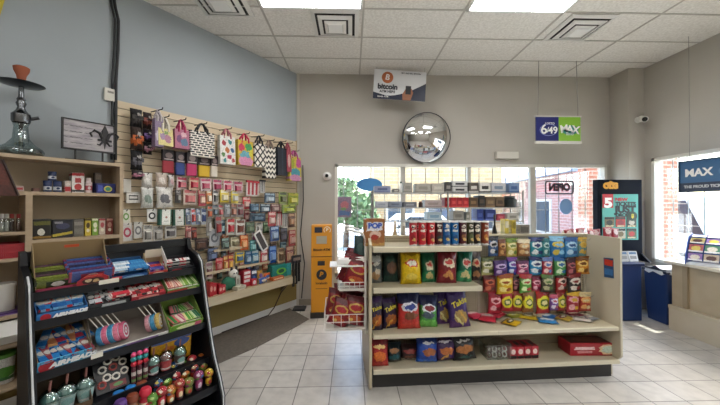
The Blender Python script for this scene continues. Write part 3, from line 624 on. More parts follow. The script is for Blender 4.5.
# items on the rear side of the gondola, rising above the top rail
def rear(px, pt, w, c, c2, label, name, cat, y=GYB+.16, kind='box'):
    x, zt = GO.hit(px, pt, y); z = .955
    if kind == 'box':
        o = B().box(-w/2, -.05, 0, w/2, .05, zt-z).obj(name, pk(c, [('r', .5, .9, .4, .06, c2)]), bevel=.003)
    else:
        h = zt-z; o = B().lathe([(w/2, 0), (w/2, h*.72), (w*.2, h*.84), (w*.18, h), (0, h)], 14).obj(name, M(c, .2), smooth='auto')
        B().lathe([(w*.2, h*.96), (w*.22, h*.97), (w*.22, h*1.02), (0, h*1.02)], 12).obj('bottle_cap', M(c2, .4), o)
    put(o, GO, x, y, z+.001); return tag(o, label, cat)
rear(494.5, 216, .055, '#1d1a1a', '#38302a', 'dark bottle standing behind the gondola, right of the cans', 'glass_bottle', 'bottle', kind='bottle')
rear(504.5, 219, .045, '#d9c552', '#f0ead0', 'narrow yellow box behind the gondola, beside the dark bottle', 'snack_box', 'box')
rear(511.5, 220, .05, '#c9b13c', '#8a7a28', 'darker yellow box behind the gondola, right of the narrow yellow one', 'snack_box', 'box')
rear(522, 224.5, .12, '#8c8478', '#5e5a54', 'grey carton behind the gondola top rail', 'carton', 'box')
rear(395, 222, .07, '#c0a87c', '#e8e0cc', 'tan jar behind the top shelf, right of the pastry box', 'glass_jar', 'jar', kind='bottle')
rear(404, 224, .075, '#a39a8c', '#d8d4cc', 'grey-beige jar behind the top shelf, left of the red cans', 'glass_jar', 'jar', kind='bottle')
for k, (px, pt) in enumerate([(572, 229), (580, 228), (589, 230), (598, 229), (607, 227), (613, 228)]):
    y = GYB+.12+.1*(k % 2); x, zt = GO.hit(px, pt, y)
    o = bag('red_bag', .11, zt-1.155, .06, pk('#9c2430', [('e', .5, .85, .3, .1, '#e0c4c0'), ('r', .5, .97, .3, .02, '#e8e0dc')]), M('#b85a60', .3), sd=k)
    put(o, GO, x, y, 1.152, .2*(k % 3-1), 0, .12*(k % 3-1)); tag(o, f'small red bag peeking above the gondola rail, {ORD[k]} from left', 'snack bag', 'red bags behind the gondola rail')
# ================================================================== wire end-cap rack at the gondola's left end
WIREM = M('#e4e2dc', .4)
e = thing('wire_rack', 'white wire end rack of red chip bags at the left end of the gondola', 'rack', GO, -.045, .12, 0)
# posts
for y in (-.1, .38):
    B().tube([(-.02, y, .5), (-.02, y, 1.4), (-.05, y, 1.46), (-.2, y, 1.5)], .011, 8).obj('post', WIREM, e)
B().box(-.03, -.1, .5, .004, .38, .53).obj('mounting_bar', WIREM, e)
def basket(z, dx, h):
    t = B(); t.box(-dx, -.12, z-.012, -.03, .4, z).obj('basket_shelf', M('#dedbd3', .4), e)
    w = B()
    for zz in (z+.01, z+h*.5, z+h):
        w.tube([(-.03, -.13, zz), (-dx-.01, -.13, zz), (-dx-.01, .41, zz), (-.03, .41, zz)], .004, 5)
    for k in range(9): w.tube([(-dx-.01, -.13+.0675*k, z), (-dx-.01, -.13+.0675*k, z+h)], .003, 5)
    for k in range(6): w.tube([(-.03-(dx-.03)*k/5, -.13, z), (-.03-(dx-.03)*k/5, -.13, z+h)], .003, 5)
    w.obj('wire_basket', WIREM, e)
basket(.93, .27, .07); basket(.56, .40, .14)
B().box(-.36, -.1, 1.14, -.04, .16, 1.15).obj('white_tray', M('#e9e8e6', .4), e)
redm = pk('#8c1a26', [('e', .5, .62, .34, .16, '#c9a24a'), ('e', .5, .62, .26, .1, '#b0242e'), ('r', .5, .9, .6, .08, '#5e141c'), ('e', .5, .25, .3, .12, '#c45a2c'), ('e', .35, .2, .1, .06, '#e8c46a')])
def rb(x, y, z, rz, ry, lb, w=.22, h=.3, m=redm):
    o = bag('red_chip_bag', w, h, .11, m, M('#6a1820', .3), sd=int(100*x+900*y)); put(o, GO, -.045+x, .12+y, z, rz, -.1, ry); tag(o, lb, 'chip bag', 'red chip bags on the wire rack')
rb(-.13, -.055, .945, .0, .3, 'red chip bag leaning in the upper wire basket, frontmost', .25, .27)
rb(-.18, .08, .945, .1, .35, 'red chip bag in the upper wire basket, behind the frontmost', .26, .3)
rb(-.12, .21, .945, -.1, .2, 'red chip bag in the middle of the upper wire basket', .24, .32)
rb(-.16, .33, .945, .0, .25, 'red chip bag at the back of the upper wire basket', .19, .3)
rb(-.14, -.055, .575, .05, .2, 'red chip bag in the lower wire basket, front right by the gondola post', .22, .27)
rb(-.30, -.055, .575, -.1, .35, 'red chip bag in the lower wire basket, front left corner', .2, .26)
rb(-.2, .08, .575, .1, .3, 'red chip bag in the lower wire basket, second row', .22, .3)
rb(-.33, .2, .575, .0, .2, 'red chip bag in the lower wire basket, outer side', .2, .28)
rb(-.15, .22, .575, .1, -.15, 'red chip bag in the lower wire basket, against the gondola', .2, .3)
rb(-.24, .34, .575, 0, .1, 'red chip bag at the back of the lower wire basket', .22, .29)
x, zt = GO.hit(359, 236, .3)
o = bag('dark_bag', .16, .33, .1, pk('#2f4646', [('e', .5, .6, .3, .2, '#41605e')]), M('#334c4b', .3), sd=4); put(o, GO, x, .3, 1.0+.24, 0, 0, .1)
o.location.z = zt-.33; tag(o, 'dark grey-green bag hanging at the top of the wire rack', 'bag')
o = B().prism([(-.14, 0), (.13, .02), (.15, .05), (-.12, .045)], 'y', -.1, .12).obj('paper_stack', M('#efeeec', .6)); put(o, GO, -.2, .18, 1.152); tag(o, 'stack of white paper on the small tray of the wire rack', 'paper')
# ================================================================== window rack behind the gondola
YK = 4.25
def wx(px, Y): r = ray(px, 200); return r[0]/r[1]*Y
def wz(px, py, Y): r = ray(px, py); return r[2]/r[1]*Y+CZ
t = thing('window_shelf_rack', 'steel wire shelf rack of boxes standing in front of the wide window', 'shelf rack', WD, wx(448, YK), YK, 0)
xl, xr = wx(373, YK)-wx(448, YK), wx(523, YK)-wx(448, YK); zs = [wz(448, 192.5, YK), wz(448, 207.5, YK), wz(448, 221, YK), .9, .3]
for x in (xl, 0, xr):
    for y in (0, .34): B().tube([(x, y, 0), (x, y, zs[0]+(.03 if x == xl or x == xr else .0))], .012, 8).obj('post', M('#8d8c88', .35, .6), t)
for zz in zs:
    b = B(); b.box(xl, 0, zz-.012, xr, .01, zz).box(xl, .33, zz-.012, xr, .34, zz)
    for k in range(32): x = xl+(xr-xl)*k/31; b.box(x-.004, 0, zz-.006, x+.004, .34, zz)
    b.obj('wire_shelf', M('#b9b8b4', .35, .5), t)
def wbox(px0, py0, px1, lv, c, c2, label, kind='box', name='carton', cat='box', d=.2, y=.04, grp=None, base=0.):
    Y = YK+y; x0, x1 = wx(px0, Y), wx(px1, Y); z = zs[lv]+base; h = wz((px0+px1)/2, py0, Y)-z; w = (x1-x0)*.96
    if kind == 'box':
        o = B().box(-w/2, 0, 0, w/2, d, h).obj(name, pk(c, [('r', .5, .5, .3, .16, c2), ('r', .5, .08, .6, .07, c2)], .5), bevel=.003)
    else:
        o = B().lathe([(w*.48, 0), (w*.5, .01), (w*.5, h*.7), (w*.34, h*.82), (w*.34, h*.86)], 16, (0, d/2, 0)).obj(name, M(c, .2), smooth='auto')
        B().lathe([(w*.37, h*.85), (w*.37, h), (0, h)], 16, (0, d/2, 0)).obj('lid', M(c2, .4), o)
    put(o, WD, (x0+x1)/2, Y, z+.001); tag(o, label, cat, grp); return o, w, h
A = wbox
A(374, 186, 391, 0, '#8f97b4', '#5a668c', 'blue-grey box at the left end of the rack top, by the oval sticker')
A(393, 189, 399.5, 0, '#6d6a68', '#c9c6c0', 'small dark box on the rack top beside the white bottle')
A(399.8, 181.5, 403, 0, '#e3e4e2', '#3c4a48', 'white bottle on the rack top near the left window bar', 'jar', 'plastic_bottle', 'bottle', .08)
A(403.5, 182.5, 412.5, 0, '#a8a49c', '#8f8b84', 'squarish grey box on the rack top right of the white bottle')
A(415.5, 183.5, 431, 0, '#b4afa5', '#9a958c', 'long grey box on the rack top below the round mirror')
A(431.5, 183.5, 444.5, 0, '#b9b3a8', '#d0cbc0', 'pale grey box on the rack top, left of the stacked pair')
A(452.2, 187, 467.8, 0, '#c9c9c8', '#23262e', 'white box with dark print, lower one of the stacked pair'); A(452.2, 181, 467.8, 0, '#d3d3d2', '#2b2f3a', 'white box with dark print, upper one of the stacked pair', base=wz(460, 187, YK+.04)-zs[0]+.003)
A(445.2, 182, 451.8, 0, '#3c3b3c', '#8d8b88', 'dark narrow box left of the stacked pair of white boxes')
A(469, 182.5, 479, 0, '#5c5650', '#d6d2ca', 'brown-grey box with white print right of the stacked pair')
A(479.4, 182.5, 491, 0, '#dddad4', '#2a2a2c', 'white box with a black figure on the rack top')
A(491.5, 182.8, 506, 0, '#c4c4c8', '#7a8a9c', 'light box with a grey print next to the blue box on the rack top')
A(509, 183, 519.5, 0, '#6f88ac', '#39598c', 'blue box at the right end of the rack top')
A(375.5, 201.5, 388, 1, '#c3c6d0', '#a5abba', 'pale grey box at the left end of the second rack shelf')
A(388.5, 201.5, 402, 1, '#8c94a4', '#6a7488', 'blue-grey box on the second rack shelf, second from left')
A(403, 202, 417, 1, '#6a6c74', '#9a9ca2', 'dark grey box on the second rack shelf, third from left')
A(419, 201.5, 423.5, 1, '#4a3a34', '#7a4a3a', 'small brown jar on the second rack shelf', 'jar', 'glass_jar', 'jar', .08)
A(424.5, 200, 442, 1, '#b8a8a4', '#9a8a88', 'pinkish grey box on the second rack shelf, left of the red boxes')
for k in range(4): A(445+6*k, 197.5, 450.8+6*k, 1, '#b8222c' if k % 2 else '#a81c28', '#d8504c', f'red box on the second rack shelf, {ORD[k]} from left of the red ones', grp='red boxes on the window rack')
A(469, 197.5, 478, 1, '#5c4630', '#8a6c48', 'brown box right of the red boxes on the second rack shelf')
A(478.6, 195.5, 485, 1, '#2c2a28', '#5a4a3c', 'nearly black box on the second rack shelf')
A(485.5, 197, 495.5, 1, '#6a5640', '#8f7656', 'tan-brown box on the second rack shelf, left one of the tan pair')
A(496, 197, 504.5, 1, '#745e46', '#4a3a2c', 'tan-brown box on the second rack shelf, right one of the tan pair')
A(505.5, 196, 520.5, 1, '#2a3234', '#3c4648', 'dark glass jar at the right end of the second rack shelf', 'jar', 'glass_jar', 'jar', .2)
A(453, 211, 464, 2, '#9a958c', '#7c776f', 'grey box on the third rack shelf above the cans')
A(466, 212, 470, 2, '#8c8a80', '#b8b4aa', 'small grey box on the third rack shelf, right of the wider grey one')
A(477, 209.5, 483.5, 2, '#2c3f8c', '#4a62b4', 'blue box on the third rack shelf, left of two')
A(485, 209.5, 496, 2, '#2a387c', '#6a7ac0', 'wide blue box on the third rack shelf, right of two')
A(496.7, 214, 505, 2, '#a83848', '#c8606a', 'rose red box on the third rack shelf')
A(427, 212, 442, 2, '#b4c4cf', '#7fa0b8', 'pale blue box on the third rack shelf, above the red cans')
A(507, 213, 519, 2, '#c9c4b8', '#8f8a80', 'cream box at the right end of the third rack shelf')
# ================================================================== things on and at the back wall
# convex mirror
t = thing('convex_mirror', 'round convex security mirror on the beige wall above the window', 'mirror', BK, wx(426, 5.25), -.01, wz(427.3, 138, 5.25), 0, rx=0)
def dome(R, dpt, n=40, k=14):
    b = B(); vs = []; rs = (R*R+dpt*dpt)/(2*dpt); am = math.asin(min(1, R/rs))
    for i in range(k+1):
        a = am*i/k
        for j in range(n): vs.append((rs*math.sin(a)*math.cos(j*math.tau/n), -(rs*math.cos(a)-(rs-dpt)), rs*math.sin(a)*math.sin(j*math.tau/n)))
    b.add(vs, [(i*n+j, i*n+(j+1)%n, (i+1)*n+(j+1)%n, (i+1)*n+j) for i in range(k) for j in range(n)]); return b
o = dome(.42, .16).obj('mirror_dome', M('#e9e9e9', .03, 1.), t, smooth=True); o.location = (0, -.05, 0)
b = B(); n = 40
vs = [(r*math.cos(j*math.tau/n), y, r*math.sin(j*math.tau/n)) for r, y in ((.417, -.052), (.428, -.056), (.432, -.045), (.43, 0), (.40, 0)) for j in range(n)]
b.add(vs, [(i*n+j, i*n+(j+1)%n, (i+1)*n+(j+1)%n, (i+1)*n+j) for i in range(4) for j in range(n)]); b.obj('mirror_rim', M('#3a3a3c', .4), t, smooth='auto')
B().box(-.04, -.05, -.45, .04, 0, -.4).obj('bracket', M('#c9c7c0', .4), t)
t.rotation_euler = (math.radians(8), 0, math.radians(6)); t.location = (t.location.x, t.location.y-.07, t.location.z)
# cameras
t = thing('dome_camera', 'small white dome camera on the back wall left of the window', 'security camera', BK, wx(327, 5.3), 0, wz(327, 176, 5.3))
B().tube([(0, 0, 0), (0, -.03, 0)], .075, 20).obj('mount', M('#e6e5e2', .4), t); B().ball((0, -.04, 0), .06).obj('housing', M('#eceae6', .3), t, smooth=True); B().ball((0, -.075, 0), .034).obj('lens', M('#121316', .1), t, smooth=True)
t = thing('bullet_camera', 'white bullet camera with a dark lens on the corner column', 'security camera', Frame(4.78, 4.96, 0), 0, 0, wz(636, 120, 4.95))
B().tube([(0, 0, .0), (0, -.03, 0)], .05, 16).obj('mount', WHITE, t); B().tube([(0, -.03, 0), (-.03, -.09, -.02)], .015, 8).obj('arm', WHITE, t)
B().tube([(.03, -.04, .015), (-.07, -.2, -.04)], .05, 16).obj('housing', M('#eceae6', .35), t, smooth='auto'); B().tube([(-.07, -.2, -.04), (-.074, -.206, -.042)], .036, 16).obj('lens', M('#0e0f11', .1), t)
# emergency light box
t = thing('exit_lamp', 'small white box lamp on the back wall above the window rack', 'wall lamp', BK, wx(506.5, 5.3), .0, wz(506, 155.5, 5.3))
B().box(-.2, -.08, -.065, .2, 0, .065).obj('housing', M('#c9c4b8', .5), t, bevel=.01); B().box(-.19, -.085, -.055, .19, -.08, .055).obj('face_plate', M('#d3cfc4', .4), t)
# hanging 6/49 + MAX lottery sign
YS = 4.72
t = thing('lottery_sign', 'blue and green lottery sign hanging on two wires from the ceiling', 'sign', WD, wx(559, YS), YS, wz(559, 141, YS))
hw = (wx(581, YS)-wx(537, YS))/2; hh = wz(559, 117, YS)-wz(559, 141, YS)
B().box(-hw, 0, 0, 0, .03, hh).obj('blue_panel', M('#232a6c', .35), t); B().box(0, 0, 0, hw, .03, hh).obj('green_panel', M('#86b83c', .35), t)
f = B(); f.box(-hw-.015, -.005, -.04, hw+.015, .035, .0).box(-hw-.015, -.005, hh, hw+.015, .035, hh+.02); f.obj('sign_frame', M('#cfccc4', .4), t)
for s in (-1, 1): B().tube([(s*(hw-.03)*1.0, .015, hh+.02), (s*(hw-.05), .015, CEIL-t.location.z)], .005, 5).obj('hanging_wire', M('#8d8a84', .4), t)
W_ = M('#f4f4f2', .4)
text('lettering', '6', .21, W_, t, -hw*.68, -.008, hh*.47, .003); text('lettering', '/', .12, W_, t, -hw*.5, -.008, hh*.45, .001); text('lettering', '49', .15, W_, t, -hw*.27, -.008, hh*.43, .003); text('lettering', 'LOTTO', .045, W_, t, -hw*.4, -.003, hh*.72, .001)
def oval_ring(rx, rz, w, y, m, par, cx, cz, n=36):
    b = B(); vs = [((rx+d)*math.cos(j*math.tau/n)+cx, yy, (rz+d)*math.sin(j*math.tau/n)+cz) for d, yy in ((0, y), (w, y), (w, y+.004), (0, y+.004)) for j in range(n)]
    b.add(vs, [(i*n+j, i*n+(j+1)%n, ((i+1)%4)*n+(j+1)%n, ((i+1)%4)*n+j) for i in range(4) for j in range(n)]); return b.obj('logo_ring', m, par)
oval_ring(hw*.38, hh*.23, .006, -.004, M('#9aa6dc', .4), t, -hw*.46, hh*.46)
b = B(); n = 32; b.prism([(hw*.52+hw*.38*math.cos(j*math.tau/n), hh*.46+hh*.2*math.sin(j*math.tau/n)) for j in range(n)], 'y', -.003, 0); b.obj('logo_oval', M('#2c7f74', .4), t)
for k, c in enumerate('MAX'): text('lettering', c, .17, W_, t, hw*(.24+.26*k), -.008, hh*(.47+.02*(1-k)), .005, rot=(-.15, .0, .15)[k])
text('lettering', 'LOTTO', .035, W_, t, hw*.5, -.006, hh*.27, .001)
# bitcoin poster
YP = 5.02
t = thing('coin_poster', 'white and black hanging poster with an orange coin logo', 'poster', WD, wx(399, YP), YP, wz(399, 100, YP)); t.rotation_euler = (0, math.radians(3.4), 0)
hw = .435; hh = .49
B().box(-hw, 0, 0, hw, .006, hh).obj('poster_sheet', M('#dfe0e2', .45), t)
pts = [(-hw, .0), (hw, .0), (hw, .30)]+[(hw-2*hw*k/12, .30-.24*math.sin(min(1, k/9)*math.pi/2)+(.05*(k-9)/3 if k > 9 else 0)) for k in range(1, 13)]
B().prism(pts, 'y', -.002, 0).obj('dark_swoosh', M('#16203a', .4), t)
B().tube([(-.21, .0, .36), (-.21, -.004, .36)], .095, 32).obj('coin_logo', M('#b8683c', .4), t)
text('lettering', 'B', .13, W_, t, -.21, -.006, .36, .003, rot=.2); text('lettering', 'bitcoin', .12, M('#1a1e2c', .4), t, -.2, -.004, .205, .005); text('lettering', 'ATM HERE', .055, M('#1a1e2c', .4), t, -.2, -.004, .125, .002)
b = B()
for r_, y0 in ((.05, .0),): b.prism([(.06, .0), (.19, .0), (.23, .13), (.2, .2), (.1, .19), (.05, .1)], 'y', -.004, -.002)
b.obj('hand_print', M('#a0694c', .5), t); B().box(.1, -.007, .1, .19, -.005, .24).obj('phone_print', M('#23242a', .4), t)
text('lettering', 'bitcoin ATM', .035, W_, t, -.27, -.004, .04, .001); text('lettering', 'BUY AND SELL BITCOIN', .03, M('#1a1e2c', .4), t, .18, -.002, .45, .0008)
for s in (-.4, .4): B().tube([(s, .003, hh), (s, .003, hh+.08)], .002, 5).obj('hanging_string', M('#9a968c', .5), t)
# decals on the glass and the open sign
YG = 5.375
def decal(px, py, rx, rz, c, label, name='window_sticker'):
    n = 32; o = B().prism([(rx*math.cos(j*math.tau/n), rz*math.sin(j*math.tau/n)) for j in range(n)], 'y', 0, .003).obj(name, M(c, .5))
    put(o, WD, wx(px, YG), YG, wz(px, py, YG)); return tag(o, label, 'window sticker')
decal(369.5, 184.5, .225, .115, '#3f86c4', 'blue oval sticker on the left window pane'); decal(566, 206.5, .115, .14, '#7fa6d0', 'round pale blue sticker on the window below the open sign')
o = B().box(-.12, 0, -.18, .12, .004, .18).obj('window_poster', pk('#8d7a90', [('e', .5, .6, .3, .2, '#b8707a'), ('r', .5, .2, .4, .1, '#5a78a8'), ('e', .4, .4, .2, .1, '#7a9a6a')], .6, warp=.2)); put(o, WD, wx(344.5, YG), YG, wz(344.5, 207, YG)); tag(o, 'faded poster stuck on the far left window pane', 'poster')
YO = 5.2
t = thing('open_sign', 'open sign facing the street, its letters seen mirrored through the window', 'sign', WD, wx(559.5, YO), YO, wz(559.5, 187.5, YO))
hw = .245; hh = .108
tb = B(); 
def rr(w, h, r, n=6):
    p = []
    for cx, cz, a0 in ((w-r, h-r, 0), (-w+r, h-r, 90), (-w+r, -h+r, 180), (w-r, -h+r, 270)):
        for k in range(n+1): a = math.radians(a0+90*k/n); p.append((cx+r*math.cos(a), cz+r*math.sin(a)))
    return p
p = rr(hw, hh, .04); tb.tube([(a, 0, c) for a, c in p+[p[0]]], .012, 8); tb.obj('sign_border', M('#23242c', .4), t)
text('lettering', 'OPEN', .17, M('#b03a4c', .4), t, 0, .002, -.0, .014, rz=math.pi, sx=.84)
text('lettering', 'OPEN', .17, M('#2c2d36', .4), t, 0, -.006, -.0, .006, rz=math.pi, sx=.84)
for s in (-.2, .2): B().tube([(s, 0, hh), (s, .1, WZ1-t.location.z-.02)], .002, 5).obj('hanging_wire', M('#6a6a6a', .4), t)
# wall cable in the corner
o = B().tube([(0, 0, 0), (.05, -.005, .6), (-.02, -.005, 1.1), (.03, -.005, 1.7), (.02, -.004, 2.3)], .009, 6).obj('wall_cable', M('#1d1d1f', .5)); put(o, WD, XC+.1, YB-.03, .12); tag(o, 'thin dark cable running down the wall corner by the yellow kiosk', 'cable')
# ================================================================== yellow coin kiosk
t = thing('coin_kiosk', 'slim yellow cash machine standing by the back wall', 'cash machine', WD, -.47, 4.86, 0, math.radians(4))
YEL = M('#d08a12', .35); w = .16
B().box(-w-.01, -.17, 0, w+.01, .16, .08).obj('base_plinth', M('#2a2622', .5), t)
B().box(-w, -.15, .08, w, .15, .93).obj('lower_body', YEL, t, bevel=.008)
hd = B().prism([(-.15, .94), (.15, .94), (.15, 1.42), (-.09, 1.42)], 'x', -w, w).obj('head', YEL, t, bevel=.008)
B().box(-w-.002, -.152, .928, w+.002, .15, .942).obj('seam_strip', M('#8a5a10', .5), t)
def face(x0, z0, x1, z1, y, m, nm, par=None, d=.006): return B().box(x0, y-d, z0, x1, y, z1).obj(nm, m, par or t)
for nm, x0, z0, x1, z1, m in (('display', -.11, 1.30, .01, 1.385, M('#2a2c3c', .2)), ('receipt_plate', -.08, 1.13, .08, 1.25, M('#a8a08c', .4))):
    o = B().box(x0, -.006, 0, x1, .004, z1-z0).obj(nm, m, t); zz = (z0-.94)/.48; o.location = (0, -.15+.06*zz, z0); o.rotation_euler = (-math.atan(.06/.48), 0, 0)
for r_, m, q in ((.055, M('#e9e2d0', .4), 0), (.045, YEL, .002)): B().tube([(.085, -.098-q, 1.34), (.085, -.104-q, 1.34)], r_, 20).obj('coin_emblem', m, t)
text('lettering', 'B', .07, M('#e9e2d0', .4), t, .085, -.108, 1.34, .003, rot=.2); text('lettering', 'Bitcoin ATM', .05, M('#3a2a14', .5), t, 0, -.146, 1.04, .0015)
face(-.06, .80, .05, .87, -.15, M('#2a2a2c', .3), 'bill_slot'); B().tube([(0, -.15, .66), (0, -.158, .66)], .08, 24).obj('logo_disc', M('#20222a', .4), t); text('lettering', 'B', .11, YEL, t, 0, -.16, .66, .004, rot=.2); text('lettering', 'localcoin', .05, M('#3a2a14', .5), t, 0, -.153, .53, .0015)
face(-.09, .44, .09, .452, -.15, M('#8a5a10', .5), 'vent_slot', d=.003)
o = B().box(-.1, -.1, 0, .1, .1, .03).obj('power_strip', DARK, bevel=.004); put(o, WD, -.86, 5.1, .0); tag(o, 'dark power adapter on the floor in the wall corner', 'power adapter')
# ================================================================== lottery kiosk and bins
t = thing('lottery_stand', 'tall navy ticket stand with a teal poster beside the window', 'display stand', WD, wx(620.5, 4.6), 4.66, .864)
w = (wx(643, 4.6)-wx(598.5, 4.6))/2; H = wz(620, 179.5, 4.6)-.864; NV = M('#10141f', .75, spec=.12)
B().box(-w, -.05, 0, w, .05, H).obj('back_board', NV, t, bevel=.006)
B().prism([(-.2, 0), (.05, 0), (.05, .12), (-.05, .12)], 'x', -w, -w+.03).obj('side_wing', NV, t); B().prism([(-.2, 0), (.05, 0), (.05, .12), (-.05, .12)], 'x', w-.03, w).obj('side_wing', NV, t)
pw = w*.82; p0 = H*.26; p1 = H*.82
po = B().box(-pw, -.062, p0, pw*.96, -.051, p1).obj('poster', M('#4fa79c', .35), t)
ph = p1-p0
B().box(-pw, -.068, p1-ph*.30, -pw*.42, -.062, p1).obj('red_tab', M('#b3202c', .4), po)
text('lettering', '5', .2, W_, po, -pw*.7, -.07, p1-ph*.2, .010, sx=1.3); text('lettering', 'NEW', .07, M('#b3202c', .4), po, pw*.1-.02, -.065, p1-ph*.12, .003, sx=1.2)
text('lettering', 'TICKETS', .085, M('#15191c', .4), po, pw*.27, -.065, p1-ph*.22, .004); text('lettering', 'JUST', .14, M('#15191c', .4), po, pw*.25, -.065, p1-ph*.34, .008, sx=1.15); text('lettering', 'DROPPED', .075, M('#15191c', .4), po, pw*.3, -.065, p1-ph*.46, .004)
tc = ['#7a6a4a', '#b8342c', '#3a3c30', '#8a2a34', '#c4bca8', '#5a6a4c']
for i in range(6):
    x = -pw*.62+(i % 3)*pw*.6; zz = p0+ph*(.28 if i < 3 else .03); B().box(x-.075, -.067, zz, x+.075, -.062, zz+ph*.22).obj('ticket_print', pk(tc[i], [('r', .5, .88, .5, .1, '#23261f'), ('e', .5, .45, .32, .25, tc[(i+2) % 6]), ('r', .5, .1, .4, .06, '#d8c9a0')], .4, warp=.2), po)
B().tube([(pw*.62, -.062, p0+ph*.52), (pw*.62, -.069, p0+ph*.52)], .075, 20).obj('round_badge', M('#1f3a2a', .4), po); text('lettering', '$', .08, M('#d8c43c', .4), po, pw*.62, -.071, p0+ph*.52, .004)
text('lettering', 'OLG', .11, M('#e0a02c', .4), t, -w*.42, -.054, H*.92, .012); 
for dx in (-.03, .0, .03): B().ball((-w*.42+dx*1.4, -.053, H*.945+(.018 if dx == 0 else .0)), .035, .003, .03, 12, 6).obj('logo_dot', M('#e0a02c', .4), t)
for k in range(4):
    o = B().box(-.07, 0, 0, .07, .012, .16).obj('lottery_slip_pack', pk(['#d8d4cc', '#c9c6c0', '#b8b4ac', '#d0ccc6'][k], [('r', .5, .8, .4, .1, '#4a6a8a'), ('r', .5, .4, .35, .15, '#8a8580')], .5)); put(o, WD, wx(606+9.5*k, 4.52), 4.53, .868, 0, -.25); tag(o, f'stack of white ticket slips on the navy ticket stand, {ORD[k]} from left', 'paper slips', 'ticket slips on the navy stand')
t = thing('blue_base_unit', 'blue cabinet base carrying the tall navy ticket stand', 'cabinet', WD, 4.03, 4.64, 0)
B().box(-.31, -.19, 0, .31, .2, .82).obj('body', BLUEBIN, t, bevel=.01); B().box(-.335, -.215, .82, .335, .22, .862).obj('top_slab', M('#1a2c55', .4), t, bevel=.006)
t = thing('recycling_bin', 'blue plastic bin standing between the navy ticket stand and the counter', 'bin', WD, 4.69, 4.42, 0, math.radians(-2))
q = B(); q.frus(0, 0, 0, .74, .30, .30, .36, .36); q.obj('bin_body', BLUEBIN, t, bevel=.012)
q = B(); q.frus(0, 0, .735, .775, .385, .385, .39, .39); q.obj('rim', M('#16233f', .45), t, bevel=.006)
B().box(-.17, -.17, .775, .17, .17, .79).obj('lid_recess', M('#0f141c', .6), t)
sw = B(); sw.prism([(-.1, .78), (.1, .78), (.0, .83)], 'x', -.165, .165); sw.obj('swing_lid', M('#28324a', .4), t)
pl = B(); n = 24
for k in range(n):
    a0, a1 = k*math.tau/n, (k+1)*math.tau/n
    sq = lambda a: (max(-1, min(1, 1.25*math.cos(a)))*.198, max(-1, min(1, 1.25*math.sin(a)))*.198)
    (xa, ya), (xb, yb) = sq(a0), sq(a1); d = .025+.018*((k*7) % 3); d2 = .025+.018*(((k+1)*7) % 3)
    pl.add([(xa, ya, .77), (xb, yb, .77), (xb*1.02, yb*1.02, .77-d2), (xa*1.02, ya*1.02, .77-d)], [(0, 1, 2, 3)])
pl.obj('liner_edge', M('#d8dce0', .5), t)
# ================================================================== counter at the right window
t = thing('window_counter', 'beige counter with an overhanging top under the right window', 'counter', WD, 4.65, 4.16, 0)
BE = mottled('#a59479', '#ae9d83', 4, .5); X0 = -.21; X1 = .24; LN = -3.6
B().box(X0-.03, LN, .915, X1, .03, .95).obj('counter_top', mottled('#c4b9a6', '#cbc1af', 6, .35), t, bevel=.004)
B().box(X0+.05, LN, .3, X1, 0, .915).obj('front_panel', BE, t)
B().box(X0-.02, LN, .3, X0+.05, -.01, .345).obj('foot_ledge', mottled('#b5a68c', '#bcae95', 5, .45), t); B().box(X0, LN, 0, X1, 0, .3).obj('lower_panel', mottled('#b8aa93', '#beb19b', 4, .5), t)
for y in (-.16, -1.6, -2.9): B().box(X0+.02, y-.06, .345, X0+.05, y, .915).obj('stile', mottled('#93836a', '#9a8a71', 4, .5), t)
# curved scratch-ticket display on the counter
t = thing('ticket_display', 'blue curved ticket display standing on the counter under the right window', 'ticket display', WD, 4.68, 3.72, .951, math.radians(-62))
pr = [(-.16, 0), (.16, 0), (.16, .36)]+[(.16-.32*(1-math.cos(a)), .36*math.cos(a*.98)+.0) for a in [k*math.pi/2/8 for k in range(1, 8)]]
pr = [(-.17, 0), (.16, 0), (.16, .38), (.10, .40), (.02, .37), (-.07, .28), (-.13, .16), (-.17, .05)]
for x in (-.3, .29): B().prism(pr, 'x', x, x+.012).obj('side_cheek', M('#2f4f9c', .35), t)
B().prism([(.13, .02), (.15, .02), (.15, .38), (.13, .38)], 'x', -.29, .29).obj('back_board', M('#3a5aa0', .4), t)
face2 = [(.09, .385), (.02, .35), (-.06, .27), (-.12, .16), (-.155, .05)]
for i in range(4):
    (y0, z0), (y1, z1) = face2[i], face2[i+1]
    for k in range(4):
        x0 = -.285+.143*k; q = B(); q.add([(x0+.006, y0-.004, z0-.008), (x0+.137, y0-.004, z0-.008), (x0+.137, y1, z1+.008), (x0+.006, y1, z1+.008)], [(0, 1, 2, 3)])
        q.obj('ticket', pk(['#c9b8a4', '#b04a4c', '#4a8a6a', '#d0c080', '#8a6ab0'][(i*3+k) % 5], [('e', .5, .5, .34, .3, ['#e8e0d0', '#5a3a3a', '#d8c04a'][(i+k) % 3]), ('r', .5, .12, .5, .1, '#e8e8e8')], .3, warp=.2), t)
B().box(-.29, -.17, .0, .29, .14, .02).obj('base_tray', M('#d5d8dc', .4), t)
# sign hanging in the right window
t = thing('window_sign', 'dark blue hanging lottery sign in the right window', 'sign', RW, .0, -.3, 0)
